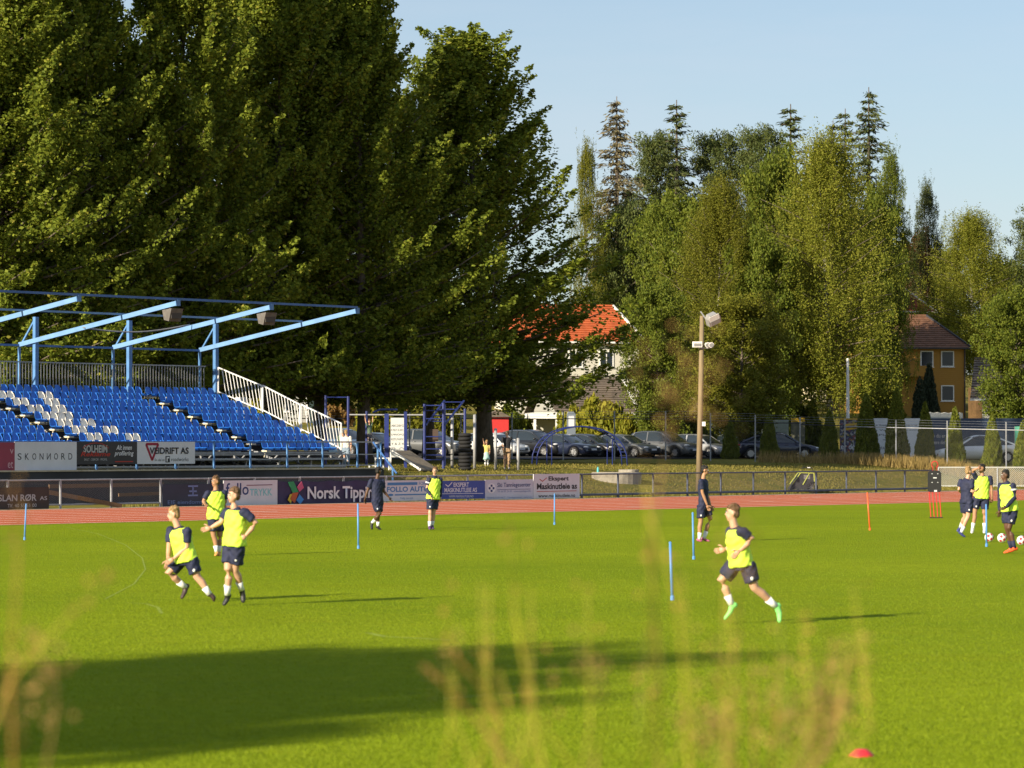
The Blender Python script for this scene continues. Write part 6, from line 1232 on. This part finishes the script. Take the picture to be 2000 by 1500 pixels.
# bystanders on the terrace
CE = (660, 760, 6.667)
M_jean = mat('pale_denim', (0.20, 0.26, 0.33), 0.8, var=0.15, scale=10); M_wtop = mat('white_knit', (0.62, 0.57, 0.52), 0.8, var=0.08); M_green = mat('green_cotton', (0.10, 0.15, 0.10), 0.8); M_blackc = mat('black_cotton', (0.015, 0.015, 0.018), 0.8); M_tanc = mat('tan_chino', (0.33, 0.22, 0.13), 0.8, var=0.1); M_yel = mat('pale_yellow_cotton', (0.55, 0.45, 0.14), 0.8); M_mint = mat('mint_skirt', (0.30, 0.48, 0.44), 0.8); M_pat = mat('dark_patterned', (0.05, 0.045, 0.06), 0.8, col2=(0.2, 0.18, 0.18), scale=20)
def std(cx, top, bot, w=0.2, face_dx=0):
    """upright joints between rows top and bot of a crop, arms hanging"""
    h = bot - top; g_ = lambda f: top + h * f
    return dict(head=(cx, g_(.065)), neck=(cx, g_(.145)), shL=(cx - .105 * h, g_(.19)), shR=(cx + .105 * h, g_(.19)), elL=(cx - .13 * h, g_(.36)), elR=(cx + .13 * h, g_(.36)), wrL=(cx - .12 * h, g_(.48)), wrR=(cx + .12 * h, g_(.48)), haL=(cx - .12 * h, g_(.53)), haR=(cx + .12 * h, g_(.53)), pel=(cx, g_(.50)), hipL=(cx - .05 * h, g_(.51)), hipR=(cx + .05 * h, g_(.51)), knL=(cx - .05 * h, g_(.73)), knR=(cx + .05 * h, g_(.73)), anL=(cx - .055 * h, g_(.95)), anR=(cx + .05 * h, g_(.95)), toL=(cx - .06 * h, g_(.985), .1), toR=(cx + .055 * h, g_(.985), .1))
zt = 1.27; Yb = PT(677, 8.6)[1]
def feet_row(Y, z): return 866 + (CAM_H - z) * F / Y
fr = (feet_row(Yb, zt) - 760) * 6.667; J = std(108, fr - 1.66 * F / Yb * 6.667, fr); J.update(elL=(60, J['elL'][1]), wrL=(75, J['wrL'][1] - 60, .2), haL=(80, J['wrL'][1] - 70, .3))
person('woman in white top and pale jeans standing at the end of the stand', CE, Yb, J, 80, 'R', hair='blond', vest=False, hairlen=1.2, outfit=dict(shirt=M_wtop, pants=M_jean, legs=2), zg=zt, group='bystanders by the playground')
Yb2 = Yb + 4; zg = gz(667, Yb2); fr = (feet_row(Yb2, zg) - 760) * 6.667; J = std(62, fr - 1.80 * F / Yb2 * 6.667, fr)
person('grey haired man in green shirt half hidden behind the stand railing', CE, Yb2, J, 100, 'L', hair='grey', vest=False, outfit=dict(shirt=M_green, pants=M_jean, legs=2), zg=zg, group='bystanders by the playground')
Yk = YF + 4; J = dict(head=(410, 420), neck=(408, 452), shL=(382, 478), shR=(438, 478), elL=(362, 425), elR=(452, 420), wrL=(352, 365), wrR=(455, 355), haL=(352, 338), haR=(455, 338), pel=(412, 580), hipL=(395, 588), hipR=(430, 588), knL=(400, 645, -.15), knR=(438, 650, -.15), anL=(395, 705), anR=(458, 730), toL=(400, 722, -.08), toR=(470, 748, -.08))
person('child in green top hanging from the pull up bar', CE, Yk, J, 270, 'L', hair='brown', vest=False, outfit=dict(shirt=M_green, pants=M_pat, legs=2), zg=gz(720, Yk), kid=0.68, group='bystanders by the playground')
CG = (900, 780, 5.0); Ym = 153.5; zg = gz(990, Ym); fr = (feet_row(Ym, zg) - 780) * 5; J = std(452, fr - 1.80 * F / Ym * 5, fr); J.update(elR=(450, J['elR'][1]), wrL=(425, J['wrL'][1] - 20), haL=(415, J['wrL'][1]), wrR=(428, J['wrR'][1] - 15), haR=(418, J['wrR'][1]))
person('man in black t-shirt and tan trousers standing among the grey posts', CG, Ym, J, 180, 'R', hair='brown', vest=False, outfit=dict(shirt=M_blackc, pants=M_tanc, legs=2), shoe=(0.5, 0.48, 0.46), zg=zg, group='bystanders by the playground')
Yg = 160.0; zg = gz(950, Yg); fr = (feet_row(Yg, zg) - 780) * 5; J = std(252, fr - 1.22 * F / Yg * 5, fr); J.update(elL=(228, J['shL'][1] - 15), wrL=(222, J['shL'][1] - 45), haL=(216, J['shL'][1] - 60))
person('small girl in yellow top and pale skirt reaching up beside the white car', CG, Yg, J, 250, 'L', hair='blond', vest=False, outfit=dict(shirt=M_yel, skirt=M_mint, pants=M_sock, legs=2), shoe=(0.6, 0.58, 0.55), zg=zg, kid=0.66, hairlen=1.4, group='bystanders by the playground')

# ------------------------------------------------------------------ weeds close to the camera
M_stem = [mat('yellow_stem', (0.42, 0.36, 0.04), 0.7, var=0.2), mat('ochre_stem', (0.40, 0.20, 0.05), 0.7, var=0.2), mat('brown_seed_head', (0.33, 0.20, 0.06), 0.8, var=0.3), mat('green_stem', (0.20, 0.22, 0.03), 0.7, var=0.2)]
def weed(label, Y, stems, cx):
    o = thing('tall_weed', label, 'weed', (W(cx, 1400, Y).x, Y, 0.0), 0, 'tall weeds in front of the camera'); L0 = Vector(o.location); rw = random.Random(cx)
    for pts, r, mi, head in stems:
        P3 = [W(px, py, Y + rw.uniform(-.15, .15)) - L0 for px, py in pts]; foot = Vector(((P3[0].x) * 0.5, 0, 0)); P3 = [foot, foot.lerp(P3[0], 0.55) + Vector((rw.uniform(-.03, .03), 0, 0.1))] + P3; n = len(P3)
        b = MB(); b.loft(P3, [r * (1 - 0.55 * i / (n - 1)) for i in range(n)], 6); st = b.build('stem', M_stem[mi], o, True)
        if head:
            hb = MB(); A_, Z_ = P3[-1], P3[-2]
            for k in range(int(head * 28)):
                f = rw.random(); c = A_.lerp(Z_, f * 0.8) + Vector((rw.gauss(0, .012), rw.gauss(0, .012), rw.gauss(0, .012))) * (1 + head); d = Vector((rw.gauss(0, 1), rw.gauss(0, 1), rw.gauss(0.5, 1))).normalized(); e = d.orthogonal() * 0.004
                hb.add([c - e, c + d * 0.014, c + e], [(0, 1, 2)])
            tag(hb.build('seed_head', M_stem[2 if mi != 0 else 1], st, fix=False), kind='stuff')
weed('blurred yellow stalks left of centre close to the camera', 6.6, [([(1062, 1500), (1030, 1330), (1005, 1200), (994, 1010)], 0.0042, 0, 0.3), ([(1010, 1500), (925, 1400), (870, 1340), (828, 1300)], 0.004, 1, 0.6), ([(975, 1400), (930, 1330), (895, 1290), (872, 1235)], 0.0035, 1, 0.3)], 1000)
weed('blurred stalks right of centre with a tall brown seed head', 6.2, [([(1345, 1500), (1338, 1330), (1325, 1180), (1270, 1010)], 0.0042, 0, 0.3), ([(1285, 1500), (1292, 1330), (1272, 1120), (1262, 940)], 0.004, 0, 0.2), ([(1275, 1050), (1290, 930), (1318, 820), (1340, 715)], 0.0035, 2, 3.0), ([(1420, 1500), (1430, 1350), (1440, 1230), (1442, 1000)], 0.003, 2, 1.2), ([(1160, 1500), (1180, 1340), (1125, 1260)], 0.003, 2, 1.0)], 1310)
fs_ = []
rw = random.Random(31)
for i in range(24):
    x = rw.uniform(860, 1700); t = rw.uniform(1080, 1400); fs_.append(([(x + rw.uniform(-60, 60), 1520), (x + rw.uniform(-30, 30), 1420), (x, t)], 0.003, rw.choice([0, 0, 3, 0]), 0.2))
weed('thin blurred yellow green stalks spread along the bottom edge', 6.9, fs_, 1240)
bs = []
rw = random.Random(77)
for i in range(26):
    x = rw.uniform(1330, 1680); t = rw.uniform(1230, 1420); bs.append(([(1480 + (x - 1480) * .3, 1560), (1480 + (x - 1480) * .75, 1470), (x, t)], 0.002, rw.choice([2, 2, 3, 1]), rw.uniform(0.5, 1.3)))
weed('blurred brownish bushy weed at the bottom right of centre', 7.2, bs, 1490)
weed('blurred stalks at the bottom left corner close to the camera', 5.8, [([(-40, 1500), (20, 1330), (110, 1230), (220, 1120)], 0.0035, 0, 0.3), ([(-20, 1420), (40, 1300), (75, 1230)], 0.003, 1, 0.4), ([(90, 1500), (110, 1380), (100, 1280)], 0.003, 2, 1.2), ([(30, 1500), (45, 1420), (20, 1330)], 0.003, 2, 1.5), ([(20, 1300), (35, 1100), (30, 940)], 0.003, 1, 0.5)], 60)

# ------------------------------------------------------------------ turf: blades on the near grass, faint worn arcs
rg = np.random.default_rng(99); n = 210000
Yv = 1 / np.sqrt(rg.uniform(1 / 62.0 ** 2, 1 / 23.0 ** 2, n)); xv = rg.uniform(-0.175, 0.175, n) * Yv
grass_tufts('turf_grass', 'short mown grass blades on the near part of the pitch', np.stack([xv, Yv, np.full(n, 0.002)], 1), 0.017, 0.0075, (0.145, 0.21, 0.0055), (0.25, 0.315, 0.014), 12)
def worn(pts, w):
    b = MB()
    for i in range(len(pts) - 1):
        p, q = G(*pts[i], 0.0065), G(*pts[i + 1], 0.0065); d = (q - p).normalized(); sd = Vector((-d.y, d.x, 0)) * w / 2; b.quad(p - sd, q - sd, q + sd, p + sd)
    o = b.build('worn_line', M_wear, bpy.data.objects['pitch'], fix=False); return o
def smooth_pts(c, n=24):
    out = []
    for i in range(len(c) - 1):
        for k in range(n // (len(c) - 1)): f = k / (n // (len(c) - 1)); out.append((c[i][0] + (c[i + 1][0] - c[i][0]) * f, c[i][1] + (c[i + 1][1] - c[i][1]) * f))
    return out + [c[-1]]
worn(smooth_pts([(130, 1030), (190, 1042), (245, 1064), (278, 1090), (284, 1112), (262, 1140), (205, 1170)]), 0.03)
worn(smooth_pts([(245, 1177), (285, 1179), (308, 1186), (316, 1198)]), 0.05)
worn(smooth_pts([(720, 1236), (750, 1243), (880, 1250)]), 0.10)
worn(smooth_pts([(860, 1365), (960, 1356), (1060, 1350)]), 0.05)
